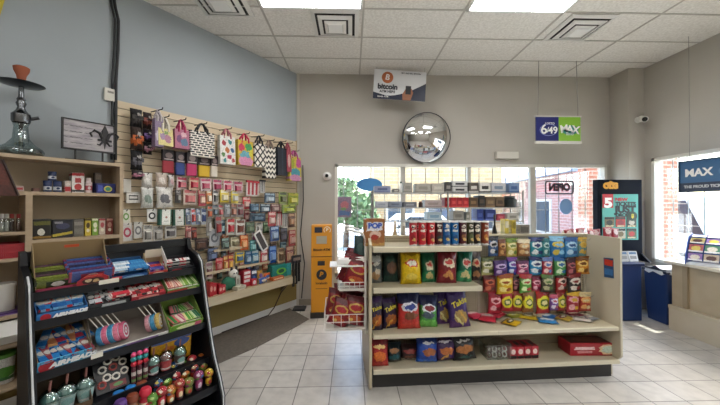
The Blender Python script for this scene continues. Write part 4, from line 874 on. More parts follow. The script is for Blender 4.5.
# the sign faces into the shop, a bit towards the camera
def onx(px, py, X): r = ray(px, py); k = X/r[0]; return r[1]*k, r[2]*k+CZ
y0, zt = onx(680, 163, 4.55); _, zb = onx(682, 191, 4.55)
t.location = (4.55, y0, zb); Lg = 1.25; hh = zt-zb
t.rotation_euler = (0, 0, math.radians(-90+4))
B().box(0, 0, 0, Lg, .05, hh).obj('sign_panel', M('#2f5f8c', .35), t); B().box(.0, -.004, 0, Lg, 0, hh*.27).obj('slogan_band', M('#1b2742', .4), t)
f = B(); f.box(-.02, -.008, -.02, Lg+.02, .06, 0).box(-.02, -.008, hh, Lg+.02, .06, hh+.02).box(-.02, -.008, 0, 0, .06, hh).box(Lg, -.008, 0, Lg+.02, .06, hh); f.obj('sign_frame', M('#1c3350', .4), t)
text('lettering', 'MAX', .14, W_, t, .21, -.004, hh*.6, .005, sx=1.0); text('lettering', '6/49', .2, W_, t, .66, -.004, hh*.6, .010)
b = B(); n = 24; b.prism([(.66+.24*math.cos(j*math.tau/n), hh*.6+.1*math.sin(j*math.tau/n)) for j in range(n)], 'y', -.003, 0); b.obj('logo_oval', M('#47729c', .4), t)
text('lettering', 'THE PROUD TICKET RETAILER', .05, M('#c9ccd0', .4), t, .05, -.006, hh*.13, .002, align='LEFT')
for s in (.1, Lg-.1): B().tube([(s, .02, hh+.02), (s, .02, CEIL-zb)], .003, 5).obj('hanging_wire', M('#8d8a84', .4), t)
# ================================================================== slatwall on the slanted wall
SW0, SW1 = -2.575, -.03; SZ0, SZ1 = .62, 2.83
t = sw = thing('slatwall_panel', 'tan slatwall panel with horizontal grooves covering the slanted wall', 'slatwall', WL, 0, 0, 0)
wood = mottled('#cdbb9c', '#d6c5a8', 2.5, .55, 5, (.6, .6, 6)); groove = M('#4f4436', .8)
b = B(); b.m = 1; b.box(SW0, -.012, SZ0, SW1, -.002, SZ1); b.m = 0
n = 27; ph = (SZ1-SZ0)/n
for k in range(n): b.box(SW0, -.026, SZ0+k*ph+.004, SW1, -.012, SZ0+(k+1)*ph-.004)
b.obj('slat_board', [wood, groove], t)
B().box(SW1, -.03, SZ0, SW1+.02, -.002, SZ1+.01).obj('edge_strip', M('#b09a78', .6), t)
# display ledge below it
LZ = .6
t = thing('display_ledge', 'wooden ledge with a pale front lip under the slatwall', 'ledge', WL, 0, 0, 0)
B().box(-2.58, -.32, LZ-.025, -.31, -.026, LZ).obj('ledge_top', mottled('#a08866', '#ab9472', 3, .5, 5, (1, 6, 1)), t)
B().box(-2.58, -.335, LZ-.10, -.31, -.32, LZ+.006).obj('front_lip', mottled('#b8a88c', '#c2b396', 3, .5, 4, (.6, 1, 4)), t)
for x in (-.35, -1.6): B().prism([(-.30, LZ-.03), (-.02, LZ-.03), (-.02, LZ-.28)], 'x', x-.012, x+.012).obj('bracket', M('#8a7a5c', .6), t)
# narrow slatwall shelf seen between the packets and the ledge
def SH(pxa, pya, pxb, pyb, d, lb):
    xa, za = WL.hit(pxa, pya, -d); xb, zb = WL.hit(pxb, pyb, -d); z = (za+zb)/2
    t = thing('slat_shelf', lb, 'shelf', WL, 0, 0, 0, 0, 'narrow shelves on the slatwall')
    B().box(xa, -d, z-.015, xb, -.027, z).obj('shelf_board', mottled('#b49c78', '#bea682', 3, .5), t); B().box(xa, -d-.006, z-.02, xb, -d, z+.012).obj('shelf_lip', M('#b9a88c', .5), t)
    return z
SHZ2 = SH(205, 273, 270, 262, .2, 'narrow wooden shelf on the slatwall just above the ledge'); SH(214, 251, 247, 246, .16, 'short wooden shelf on the slatwall below the cream packets')
# ---- hung goods: (row phrase, [(x0,y0,x1,y1,kind,base,second,phrase)])
SWROWS = [
 ('glove row', [(162,150,174,173,'hat','#9c3640','#241c20','red knit'),(175,152,185,175,'hat','#3a4c86','#241c20','blue knit'),(186,153,196.5,176,'hat','#b83a66','#241c20','pink knit'),(198,155,209.5,177,'hat','#d9b43c','#241c20','yellow knit'),(210,156,217,177,'hat','#cfc6b8','#33282a','cream knit')]),
 ('pink row', [(141,173,153,188,'bag','#d0ccc6','#eceae6','white plush'),(155,173,167.5,187,'bag','#cbb9ac','#ece2da','cream plush'),(168,175,174.5,187,'bag','#d2cbc8','#e0b8bc','white and rose'),(175.5,177,187.5,190,'card','#d8c4c6','#b03a58','pink-dotted white'),(188.5,177,199.5,190,'card','#d6b8a0','#c83c50','salmon'),
   (200.5,178.5,211.5,191,'card','#dcc6c8','#b43a60','rose-dotted white'),(212.5,179.5,222.5,191.5,'card','#d4bcc0','#a8345c','mauve-pink'),(223.5,180.5,232.5,192,'card','#e0c8cc','#bc3c5c','pale pink'),(233.5,181.5,242.5,193,'card','#d0b4ba','#a83058','dusty pink'),(245.5,181,259,196,'stripe','#d8cfc8','#b02a38','red-striped white'),(259.5,180,265,193,'stripe','#cfcac4','#24222a','black-striped white')]),
 ('fan row', [(140,187.5,154,208,'bag','#cfd0cc','#8a9a90','pale green-white'),(155.5,187,174,207.5,'fan','#dedbd6','#6a6a70','white fan-shaped'),(174.5,190,181,203,'card','#3c383a','#8a8688','black spiral'),(182,189.5,197.5,205,'card','#c8b4a8','#c4686c','blush'),(198.5,190,206,206,'card','#b83a50','#e8c4b0','magenta'),(206.5,190,212,204,'card','#d07c3c','#e8dcc8','orange'),
   (212.5,190,218.5,204,'card','#dddcda','#5a5c60','white and grey'),(219.5,190,229,202.5,'card','#d9c23c','#f0ead0','yellow-topped white'),(230.5,191,238.5,203,'card','#e0cc4a','#d0d0cc','lemon yellow'),(243,197,250.5,209,'card','#c4303c','#e8c0b8','scarlet figure'),(263.5,193,276,203,'card','#2c4660','#b8c8d4','slate blue'),(278,192,287.5,204,'card','#7c8c2c','#3a4420','olive green'),(288,193,298,205,'card','#8a9a30','#c0b84a','lime olive')]),
 ('boxed row', [(121.5,209.5,130.5,223,'ring','#d9d8cc','#6a9a4a','green-ringed'),(147,209,157,222,'ring','#e6e6e4','#26282c','black-ringed white'),(157.5,209.5,171,225,'gbox','#e4e4de','#1c5a4c','green-edged white'),(172.5,209.5,184.5,225.5,'gbox','#e2e2dc','#1a5648','dark green and white'),(186,208.5,190.5,224.5,'card','#7a8aa8','#c8ced8','blue-grey'),(191,208.5,195.5,224.5,'card','#b8c4d4','#c04a48','pale blue and red'),(196,208.5,200.5,224.5,'card','#8a9ab8','#dde2ea','periwinkle'),(201,208.5,206,224.5,'card','#c0c8d4','#3a4a78','silver-blue'),
   (207,206,212,219,'card','#8c8a88','#c46a4c','taupe'),(212.5,204.5,218,217,'card','#b0aaa4','#6a7a8c','ash grey'),(218.5,204.5,223,217,'card','#a8a4a0','#c05a60','grey and coral'),(223.5,204,230,217,'card','#7c7e80','#b8bcc0','steel grey'),(230.5,204,236.5,217,'card','#948884','#c48a78','brown-grey'),(237,204,243.5,217,'card','#9a9694','#7a3a48','grey and plum'),(249,203.5,259.5,212,'card','#24384e','#7a94a8','navy'),(260,204,270,212.5,'card','#2a4258','#c0ccd4','deep teal-navy'),(271,204,280,212,'card','#6a3c40','#c8b0a8','brick rose'),(281,204.5,296.5,213,'card','#6f8028','#b0b848','moss green')]),
 ('small card row', [(122,223,133,241,'ring','#dedad8','#c0405c','white with pink flower'),(133.5,222,142.5,238,'ring','#d8d6d2','#7a7a7c','white with grey ring'),(143,225,152.5,242,'card','#d2cfc8','#8a8884','off-white'),(153,226,163,242,'card','#dcd9d4','#a8a49e','white wrinkled'),(164,226,177,238,'card','#b8b4b0','#5a5658','grey coil'),(185,226,191,240,'card','#8c2c34','#c8a098','oxblood'),(191.5,227,197,240,'card','#3a2a2e','#a85a50','black-red'),(206,214,211,236,'card','#a09c98','#c4c0bc','stone grey'),(215.5,216,222,236,'card','#7c7a7c','#a04848','charcoal and red'),
   (226,218.5,235,235,'card','#d0ccc4','#c03c40','white with red print'),(235.5,219.5,244.5,235,'card','#d6d2ca','#7a4a40','white with brown print'),(245,222,255,233,'card','#3c4c40','#7a8a70','dark green'),(256,222.5,262.5,232,'card','#dad8d2','#a8a6a0','plain white'),(249.5,213,265,221.5,'card','#22364c','#5a7488','midnight blue'),(268,212,275.5,226,'card','#b84048','#e0c0b8','coral red'),(276.5,211.5,282,227,'stripe','#d8d2ca','#a83038','red and white striped'),(282.5,212,288,228,'stripe','#cfc8c0','#2c2426','black and white striped'),(288.5,213,294.5,227,'card','#5a3c34','#b89070','cocoa brown')]),
 ('gadget row', [(195,238,208,250,'card','#3a2c2a','#6a5248','dark brown'),(208.5,229,220,246,'ring','#a8a8ac','#5a5c64','grey round-headed'),(221,238,229.5,249,'card','#2c3434','#8aa098','black-green'),(230,237,240,247,'card','#cfc6a8','#8a8468','cream'),(240.5,235,248,250,'card','#cf6428','#e8b080','orange clip'),(250,240,256,251,'card','#2f7a80','#90c0c0','teal'),(256.5,240,262,251,'card','#2a5c7c','#8ab0c4','petrol blue'),(270,226,279.5,241,'card','#3c5c94','#b0c4dc','cornflower'),(280,228,287,242,'card','#26242a','#6a6a74','coal black'),(288,230,296,246,'card','#a83c3c','#d8b0a0','rust red')]),
 ('lowest row', [(207,248,218,261,'card','#242c48','#7a88a8','ink blue'),(206,262,213,279,'card','#b8b4ac','#8a6a70','grey-white'),(215.5,258,222,271,'card','#a82434','#d89890','ruby'),(222.5,256,227.5,271,'card','#c85a2c','#e8c080','burnt orange'),(228,255,233,270,'card','#b03040','#e0b060','red and gold'),(235,252,244,262.5,'card','#d4b82c','#4a6a8c','golden yellow'),(244.5,251,251,264,'card','#2a5c8c','#a0b8cc','denim blue'),(251.5,250,258.5,263,'card','#33769c','#c0d4dc','sea blue'),(260,250,267.5,263,'card','#b42c38','#e8d8d4','red and white'),(268.5,246,276.5,263,'card','#2454a0','#88a8d8','cobalt'),(277,248,284.5,263,'card','#b49a78','#6a5444','tan'),(285.5,246,293.5,263,'card','#7a3c3a','#c09a80','maroon-tan')]),
]
NOUN = {'hat': 'glove pack', 'bag': 'packet', 'card': 'hanging packet', 'stripe': 'hanging packet', 'fan': 'packet bundle', 'ring': 'hanging card', 'gbox': 'card box'}
NAME = {'hat': 'glove_pack', 'bag': 'plush_packet', 'card': 'hanging_packet', 'stripe': 'hanging_packet', 'fan': 'packet_bundle', 'ring': 'hanging_card', 'gbox': 'card_box'}
rg = random.Random(11)
for rn, L_ in SWROWS:
    for i, (a, t0, b_, t1, kd, c, c2, nm) in enumerate(L_):
        d = .13+.03*(i % 3)
        xa, zt = WL.hit(a, t0, -d); xb, zt2 = WL.hit(b_, t0, -d); _, zb = WL.hit((a+b_)/2, t1, -d); xm = (xa+xb)/2; zt = WL.hit((a+b_)/2, t0, -d)[1]
        w = (xb-xa)*.94; h = zt-zb
        if kd == 'hat':
            o = B().box(-w/2, -.02, 0, w/2, .02, h*.58).obj(NAME[kd], M(c, .8, bump=.3), bevel=.012); B().box(-w/2-.004, -.024, h*.52, w/2+.004, .024, h).obj('header_card', pk(c2, [('e', .5, .5, .3, .25, '#8a7a78'), ('r', .5, .15, .4, .06, '#b8a8a4')], .5), o)
        elif kd in ('bag', 'fan'):
            o = bag(NAME[kd], w, h, .07, pk(c, [('e', .45, .45, .25, .2, c2), ('e', .6, .3, .2, .12, c2)], .3, warp=.3), M('#e4e2de', .3), sd=i)
            if kd == 'fan':
                for q in (-1, 1): cb = bag('side_packet', w*.55, h*.8, .03, pk(c, [('e', .5, .45, .12, .3, c2)], .4, warp=.2), M('#e4e2de', .3), o, sd=i+q, part=False); cb.location = (q*w*.22, .03, .0); cb.rotation_euler = (0, -q*.35, 0)
        else:
            sh = {'card': [('r', .5, .86, .42, .09, c2), ('e', .5, .42, .3, .24, c2), ('e', .5, .36, .16, .12, '#d9d4cc' if c[1] < '8' else '#5a5654')],
                  'stripe': [('r', .2, .5, .08, .42, c2), ('r', .5, .5, .08, .42, c2), ('r', .8, .5, .08, .42, c2)],
                  'ring': [('e', .5, .48, .36, .27, c2), ('e', .5, .48, .2, .15, c)], 'gbox': [('r', .06, .5, .12, .6, c2), ('r', .95, .5, .06, .6, c2), ('e', .55, .5, .1, .07, '#a06a60'), ('r', .55, .25, .2, .02, '#9a9a94')]}[kd]
            th = .05 if kd == 'gbox' else .012
            o = B().box(-w/2, -th/2, 0, w/2, th/2, h).obj(NAME[kd], pk(c, sh, .35, warp=.12 if kd == 'card' else 0), bevel=.002)
            if kd == 'card':
                q = B(); q.frus(0, 0, 0, .03, w*.7, h*.5, w*.5, h*.36); bl = q.obj('blister', pk(c2, [('e', .5, .5, .35, .35, c), ('r', .5, .2, .4, .06, '#e0dcd4')], .15, warp=.25), o); bl.location = (0, -th/2, h*.4); bl.rotation_euler = (math.pi/2, 0, 0)
            if kd == 'stripe': B().box(-w/2, -.02, h*.88, w/2, .012, h).obj('header_card', M(c2, .4), o)
        put(o, WL, xm, -d, zb, rg.uniform(-.15, .15), 0, rg.uniform(-.04, .04))
        tag(o, f'{nm} {NOUN[kd]}, {ORD[i]} from left in the {rn} of the slatwall' if len((nm+' '+rn+' '+NOUN[kd]).split()) < 9 else f'{nm} {NOUN[kd]} in the {rn} of the slatwall', 'hanging packet', f'goods in the {rn}')
        if len([k for k in sw.children if k.name.startswith('peg_hook')]) < 60:
            q = B(); q.tube([(xm, -.026, zt-.012), (xm, -d-.03, zt-.014), (xm, -d-.035, zt-.0)], .0035, 5); q.obj('peg_hook', M('#55534f', .4, .6), sw)
FILL = [('gap packets between the rows, upper half', [(207,193,212,204),(244,210,249,222),(250,209,256,214),(214,219,219,233),(219,220,225,234),(206,238,211,247),(233,236,239,245),(222,234,228,243),(263,222,269,233),(252,232,258,242),(240,234,246,243),(228,246,234,254),(213,245,219,256),(198,240,204,251)]),
 ('gap packets between the rows, lower half', [(221,249,226,258),(239,262,244,271),(226,262,231,273),(270,242,276,250),(280,241,286,250),(289,246,295,256),(253,263,259,270),(262,262,268,270),(208,272,213,284),(232,268,237,278),(246,263,251,271),(283,262,289,269),(275,262,281,268),(217,268,222,279)])]
FC = [('#2c3a4a','#8aa0b0','slate'),('#8a3038','#d8b0a8','berry'),('#c8c4bc','#7a4a4c','chalk white'),('#3a3230','#a08068','espresso'),('#2f5f78','#b0ccd4','lagoon'),('#b8a468','#5a4a2c','straw'),('#5a5c60','#c0c4c8','pewter'),('#a8502c','#e0c09c','copper'),('#3c5c3c','#a8c09c','forest'),('#b8b0b8','#8a4a68','lilac grey'),('#1f2a44','#6a84b0','dark indigo'),('#98383c','#e0d0c0','cherry'),('#7a7068','#d0c8bc','mushroom'),('#28403c','#7aa098','bottle green')]
for r_, (rn, L_) in enumerate(FILL):
    for i, (a, t0, b_, t1) in enumerate(L_):
        c, c2, nm = FC[i]; d = .07+.015*(i % 2); xa, _ = WL.hit(a, t0, -d); xb, _ = WL.hit(b_, t0, -d); zt = WL.hit((a+b_)/2, t0, -d)[1]; zb = WL.hit((a+b_)/2, t1, -d)[1]; w = xb-xa; h = zt-zb
        o = B().box(-w/2, -.006, 0, w/2, .006, h).obj('hanging_packet', pk(c, [('r', .5, .86, .42, .09, c2), ('e', .5, .42, .32, .24, c2)], .35, warp=.12), bevel=.002)
        q = B(); q.frus(0, 0, 0, .025, w*.7, h*.5, w*.5, h*.36); bl = q.obj('blister', pk(c2, [('e', .5, .5, .35, .35, c)], .15, warp=.25), o); bl.location = (0, -.006, h*.4); bl.rotation_euler = (math.pi/2, 0, 0)
        put(o, WL, (xa+xb)/2, -d, zb, rg.uniform(-.1, .1)); tag(o, f'small {nm} packet close to the slats in the slatwall\'s {"upper" if r_ == 0 else "lower"} crowded part', 'hanging packet', 'small packets tucked between the slatwall rows')
# single pieces at the left end of the slatwall
def wl_box(px0, py0, px1, py1, d, th, mat, nm, lb, cat, ry=0., bevel=.002):
    xa, _ = WL.hit(px0, py0, -d); xb, _ = WL.hit(px1, py0, -d); xm = (px0+px1)/2; zt = WL.hit(xm, py0, -d)[1]; zb = WL.hit(xm, py1, -d)[1]
    o = B().box(-(xb-xa)/2, -th/2, 0, (xb-xa)/2, th/2, zt-zb).obj(nm, mat, bevel=bevel); put(o, WL, (xa+xb)/2, -d, zb, 0, 0, ry); tag(o, lb, cat); return o, xb-xa, zt-zb
wl_box(122, 179, 131, 193, .05, .04, M('#dcd9d2', .5), 'paper_roll', 'white roll hanging at the left end of the slatwall', 'roll', bevel=.012)
o, w, h = wl_box(126, 192, 140.5, 203, .09, .012, pk('#e8e7e2', [('r', .5, .5, .32, .22, '#3c3c40'), ('r', .5, .5, .28, .1, '#e0dfda'), ('r', .5, .92, .5, .06, '#b8b4ac')], .4), 'label_card', 'white label card with black print below the white roll', 'card')
# dark sock / scarf bundles in two columns
SK = [(130,109.5,142,127,'#1b191c','#3c3634','black sock bundle, topmost of the left column on the slatwall'),(130.3,127.5,142.4,150,'#3a2a24','#c4642c','brown and orange sock bundle in the left column on the slatwall'),(130.5,151,142.5,170,'#161518','#5a5860','black sock bundle below the orange one on the slatwall'),(131.5,170.5,142.8,179,'#2a2428','#b87a90','pink-tagged sock bundle, lowest of the left column on the slatwall'),
      (143,113,151.5,129,'#3a2a2c','#8a4438','dark reddish sock bundle, topmost of the right column on the slatwall'),(143.2,129.5,151.8,142,'#2a242e','#7a5a9c','dark violet sock bundle in the right column on the slatwall'),(143.4,142.5,152,154.5,'#1c1a1e','#a07080','black sock bundle, lowest of the right column on the slatwall')]
for (a, t0, b_, t1, c, c2, lb) in SK:
    d = .1; xa, _ = WL.hit(a, t0, -d); xb, _ = WL.hit(b_, t0, -d); xm = (a+b_)/2; zt = WL.hit(xm, t0, -d)[1]; zb = WL.hit(xm, t1, -d)[1]
    o = bag('sock_bundle', (xb-xa)*1.04, (zt-zb)*1.03, .12, pk(c, [('r', .5, .35, .6, .1, c2), ('e', .6, .65, .18, .1, '#a8a4a0'), ('e', .3, .2, .1, .06, c2)], .8, warp=.25), M(c, .8), sd=int(t0), part=False)
    B().box(-.05, -.055, (zt-zb)*.4, .05, -.05, (zt-zb)*.62).obj('paper_band', pk(c2, [('e', .5, .5, .3, .3, c)], .6, warp=.2), o)
    put(o, WL, (xa+xb)/2, -d, zb); tag(o, lb, 'socks', 'sock bundles on the slatwall')
# tote / gift bags along the top
TB = [(153,119,162.5,147,117,'pk("#8d7a96",[("e",.4,.4,.3,.2,"#c9c2cf"),("e",.7,.6,.2,.15,"#6a4a80")],.4,warp=.3)','#b8b0b4','mauve and silver gift bag, first from left along the slatwall top'),
 (155.5,129,172.5,146,117,'pk("#dccf8a",[("e",.3,.5,.2,.2,"#a88aa8"),("e",.65,.4,.22,.25,"#b07a90"),("e",.5,.75,.15,.12,"#7a9a5a")],.4,warp=.3)','#cdc6ba','cream gift bag with purple flowers'),
 (173,130,188.5,149,120,'pk("#b8708a",[("e",.3,.5,.2,.2,"#7a4a78"),("e",.65,.35,.25,.2,"#5a7a98"),("e",.6,.75,.2,.12,"#e0b8c0")],.4,warp=.3)','#a82c58','pink floral gift bag with magenta handles'),
 (188.5,132,214,157,124,'STR','#1b1a1c','black and white striped gift bag'),
 (218,136.5,234.5,164.5,130,'pk("#e6e4de",[("e",.25,.75,.12,.09,"#b03a44"),("e",.65,.8,.12,.08,"#3a8a8c"),("e",.45,.5,.14,.1,"#c0703a"),("e",.8,.5,.1,.09,"#2c5a8a"),("e",.2,.35,.12,.08,"#5a8a4a"),("e",.6,.25,.14,.09,"#b83a58"),("e",.3,.12,.1,.06,"#3a8a8c"),("e",.85,.15,.1,.07,"#b03a44")],.4,warp=.2)','#b87078','white gift bag with coloured leaf spots'),
 (235.5,141,252.5,165.5,134,'pk("#d3b23c",[("e",.2,.7,.2,.16,"#c83a5c"),("e",.7,.75,.25,.14,"#4a9a5c"),("e",.5,.4,.4,.16,"#6aa8b8"),("e",.5,.16,.5,.18,"#d890b4"),("e",.85,.5,.16,.14,"#d9d04a")],.4,warp=.25)','#c82c50','bright party gift bag with a cake picture'),
 (253,144,264.5,167.5,136,'DIA','#24262c','white gift bag with black diamond lattice'),
 (263.5,147,274.5,178.5,141,'CHE','#9a8478','white gift bag with black zigzag bands'),
 (275,148,286.5,175.5,143,'pk("#20242f",[("r",.5,.5,.06,.5,"#2c3444")],.5)','#16181e','plain dark navy gift bag'),
 (285,150,290,172,143,'pk("#a84454",[("e",.5,.5,.3,.3,"#d8b0a8")],.4,warp=.3)','#b05060','narrow red gift bag behind the cake bag at the slatwall end'),
 (287.5,157,300,181,152,'pk("#d0bc4a",[("e",.2,.7,.25,.2,"#a8b03c"),("e",.8,.75,.25,.2,"#c85a98"),("e",.5,.35,.4,.18,"#4a98a8"),("e",.5,.12,.5,.14,"#c888b0")],.4,warp=.25)','#b84a90','small multicoloured gift bag, last one at the corner')]
def nodepat(kind):
    m = bpy.data.materials.new('pattern_'+kind.lower()); m.use_nodes = True; N, L, b = nodes(m)
    tc = N.new('ShaderNodeTexCoord'); sp = N.new('ShaderNodeSeparateXYZ'); L.new(tc.outputs['UV'], sp.inputs[0])
    def ma(op, a, b_=None, c_=None):
        q = N.new('ShaderNodeMath'); q.operation = op
        for i, v in enumerate((a, b_, c_)):
            if v is None: continue
            if isinstance(v, (int, float)): q.inputs[i].default_value = v
            else: L.new(v, q.inputs[i])
        return q.outputs[0]
    u, v = sp.outputs[0], sp.outputs[1]
    if kind == 'STR':
        row = ma('GREATER_THAN', ma('FRACT', ma('MULTIPLY', v, 11)), .4); gap = ma('GREATER_THAN', ma('FRACT', ma('ADD', ma('MULTIPLY', u, 4), ma('MULTIPLY', ma('FLOOR', ma('MULTIPLY', v, 11)), .37))), .22); f = ma('MULTIPLY', row, gap)
    elif kind == 'DIA':
        a = ma('ABSOLUTE', ma('SUBTRACT', ma('FRACT', ma('ADD', ma('MULTIPLY', u, 2), ma('MULTIPLY', v, 3))), .5)); c = ma('ABSOLUTE', ma('SUBTRACT', ma('FRACT', ma('SUBTRACT', ma('MULTIPLY', u, 2), ma('MULTIPLY', v, 3))), .5)); f = ma('LESS_THAN', ma('MINIMUM', a, c), .14)
    else:
        f = ma('LESS_THAN', ma('FRACT', ma('ADD', ma('MULTIPLY', v, 6), ma('PINGPONG', ma('MULTIPLY', u, 3), .5))), .45)
    mx = N.new('ShaderNodeMixRGB'); L.new(f, mx.inputs[0]); mx.inputs[1].default_value = lin('#e0dbd0'); mx.inputs[2].default_value = lin('#1d1c20'); L.new(mx.outputs[0], b.inputs['Base Color']); b.inputs['Roughness'].default_value = .4; return m
for (a, t0, b_, t1, hy, ms, hc, lb) in TB:
    d = .2; xa, _ = WL.hit(a, t0, -d); xb, _ = WL.hit(b_, t0, -d); xm = (a+b_)/2; zt = WL.hit(xm, t0, -d)[1]; zb = WL.hit(xm, t1, -d)[1]; zh = WL.hit(xm, hy, -d)[1]
    w = (xb-xa)*.9; h = zt-zb
    mt = nodepat(ms) if len(ms) == 3 else eval(ms)
    t = thing('gift_bag', lb, 'gift bag', WL, (xa+xb)/2, -d, zb, rg.uniform(-.1, .1), 'gift bags along the top of the slatwall')
    q = B(); q.add([(-w/2, -.045, 0), (w/2, -.045, 0), (w/2, .045, 0), (-w/2, .045, 0), (-w/2, -.03, h), (w/2, -.03, h), (w/2, .03, h), (-w/2, .03, h)], [(0,3,2,1), (0,1,5,4), (1,2,6,5), (2,3,7,6), (3,0,4,7)]); q.obj('bag_body', mt, t)
    hh = max(zh-zt, .1)
    for y in (-.03, .03):
        pts = [(-w*.22, y, h-.03), (-w*.2, y, h+hh*.3), (-w*.08, 0, h+hh*.9), (0, 0, h+hh), (w*.08, 0, h+hh*.9), (w*.2, y, h+hh*.3), (w*.22, y, h-.03)]; B().tube(pts, .013, 6).obj('handle', M(hc, .6), t)
    q = B(); xm = (xa+xb)/2; zz = zb+h+hh-.012; q.tube([(xm, -.026, zz+.02), (xm, -.31, zz), (xm, -.32, zz+.02)], .005, 6); q.obj('peg_hook', M('#3a3836', .4, .6), sw)
# folding phone stand leaning across the packets
xa, za = WL.hit(265.5, 249.5, -.24); xb, zb_ = WL.hit(261, 232, -.24)
t = thing('phone_frame', 'tilted white and black frame hanging in front of the blue packets on the slatwall', 'phone case', WL, xa, -.24, za+.0, 0); t.rotation_euler = (0, -math.atan2(xa-xb, zb_-za)-.22, WL.a)
q = B(); W2 = .062; H2 = .31
for x0, z0, x1, z1 in ((-W2, 0, W2, .02), (-W2, H2-.02, W2, H2), (-W2, 0, -W2+.02, H2), (W2-.02, 0, W2, H2)): q.box(x0, -.008, z0, x1, .008, z1)
q.obj('frame_border', M('#d8d5d0', .4), t); B().box(-W2+.01, -.004, .01, W2-.01, .006, H2-.01).obj('dark_inset', M('#3a3336', .4), t)
# ---- goods on the ledge
def led(px0, py0, px1, d, th, mat, nm, lb, cat, rz=0., bevel=.004, dz=0.):
    xa, _ = WL.hit(px0, py0, -d); xb, _ = WL.hit(px1, py0, -d); zt = WL.hit((px0+px1)/2, py0, -d)[1]; w = xb-xa; h = max(zt-LZ, .04)
    o = B().box(-w/2, 0, 0, w/2, th, h).obj(nm, mat, bevel=bevel); put(o, WL, (xa+xb)/2, -d, LZ+.001+dz, rz); tag(o, lb, cat); return o, w, h
x0, _ = WL.hit(217.5, 292, -.24)
t = thing('red_toy', 'red plastic toy bundle at the left end of the ledge', 'toy', WL, x0, -.22, LZ+.001)
for k in range(4): B().prism([(.0, 0), (.05, 0), (.05, .16-.02*k), (.01, .18-.03*k)], 'y', -.05, .05).obj('red_pack', pk('#b42430', [('e', .5, .5, .3, .2, '#e0a898')], .3), t).location = (-.12+.06*k, .03*(k % 2), 0)
x0, _ = WL.hit(230, 280, -.2)
t = thing('plush_toy', 'green and white plush toy sitting on the ledge', 'plush toy', WL, x0, -.17, LZ+.001)
q = B(); q.ball((0, 0, .09), .10, .08, .09).ball((-.08, -.02, .05), .05, .05, .05).ball((.08, -.02, .05), .05, .05, .05); q.obj('body', M('#2f6a52', .9, bump=.5), t, smooth=True)
q = B(); q.ball((.05, -.02, .21), .065, .06, .065); q.obj('head', M('#d8d4cc', .9, bump=.5), t, smooth=True)
q = B(); q.ball((.02, -.03, .275), .022, .014, .03).ball((.09, -.03, .275), .022, .014, .03); q.obj('ear', M('#26242a', .8), t, smooth=True)
q = B(); q.ball((.03, -.076, .22), .009).ball((.07, -.076, .22), .009); q.obj('eye', M('#0d0d0e', .2), t, smooth=True)
led(236, 276, 240.5, .25, .06, pk('#b8b4a8', [('r', .5, .6, .3, .2, '#8a8478')]), 'slim_carton', 'pale slim carton standing right of the plush toy', 'carton'); led(237, 286, 247, .3, .1, pk('#cfc9b4', [('r', .5, .5, .4, .2, '#a8a48c')]), 'flat_packet', 'flat cream packet lying on the ledge in front of the checkered box', 'packet', .2)
o, w, h = led(243.5, 270.5, 251, .22, .1, pk('#b8303c', [('r', .5, .85, .4, .08, '#e4dcd8'), ('r', .5, .6, .4, .08, '#e4dcd8'), ('r', .5, .35, .4, .08, '#e4dcd8')], .4), 'checkered_box', 'red and white banded box on the ledge', 'box')
led(251.5, 270, 257, .21, .1, pk('#1d2a55', [('r', .5, .85, .4, .1, '#d8dce4'), ('e', .5, .4, .3, .2, '#3a5a9c')]), 'navy_box', 'navy box on the ledge, beside the red banded box', 'box'); led(252, 279, 257, .27, .05, pk('#c4283a', [('e', .5, .5, .3, .3, '#e8d8d8')]), 'small_red_box', 'small red box in front of the navy box on the ledge', 'box')
for k, (a, t0, b_, c, c2, lb) in enumerate([(257.5, 270.5, 263, '#c9963c', '#6a4a8a', 'gold packet standing on the ledge, left of the orange one'), (263.5, 273, 271, '#d0642c', '#3a5a9c', 'orange packet standing on the ledge, left of the teal box'), (258, 279, 268, '#3a62ac', '#e0d0b0', 'blue packet lying in front of the orange packet on the ledge')]):
    d = .16 if k < 2 else .26; xa, _ = WL.hit(a, t0, -d); xb, _ = WL.hit(b_, t0, -d); zt = WL.hit((a+b_)/2, t0, -d)[1]
    o = bag('snack_packet', xb-xa, max(zt-LZ, .08), .06, pk(c, [('e', .5, .55, .3, .2, c2), ('e', .5, .25, .2, .1, '#e8dcc0')], .3, warp=.2), M(c, .3), sd=k); put(o, WL, (xa+xb)/2, -d, LZ+.001, .1*k, -.1); tag(o, lb, 'packet', 'packets standing on the ledge')
led(272.5, 264.5, 291.5, .2, .14, pk('#1f7f78', [('e', .45, .5, .25, .26, '#7ac03c'), ('e', .45, .5, .16, .15, '#2c5a4c'), ('r', .85, .5, .1, .5, '#2a9a9c')], .35, warp=.1), 'teal_box', 'large teal-green box at the right end of the ledge', 'box')
led(273, 277, 284, .3, .08, pk('#c8602c', [('r', .5, .5, .4, .2, '#e8c090')]), 'orange_packet', 'low orange packet in front of the teal box', 'packet')
xa, za = WL.hit(294.5, 262, -.28)
t = thing('tool_hanger', 'dark hanging tool set at the right end of the ledge', 'tool set', WL, xa, -.33, .35)
q = B()
for k in range(3): q.tube([(-.07+.06*k, 0, .1+.03*k), (-.07+.06*k, 0, .5)], .02, 8)
q.obj('black_handle', M('#1e1d20', .5), t); B().box(-.1, -.01, .46, .09, .012, .58).obj('header_card', pk('#33343c', [('r', .5, .5, .4, .2, '#7a6a60')]), t)
B().tube([(0, 0, .56), (0, .3, .57)], .004, 5).obj('hook', M('#55534f', .4), t)
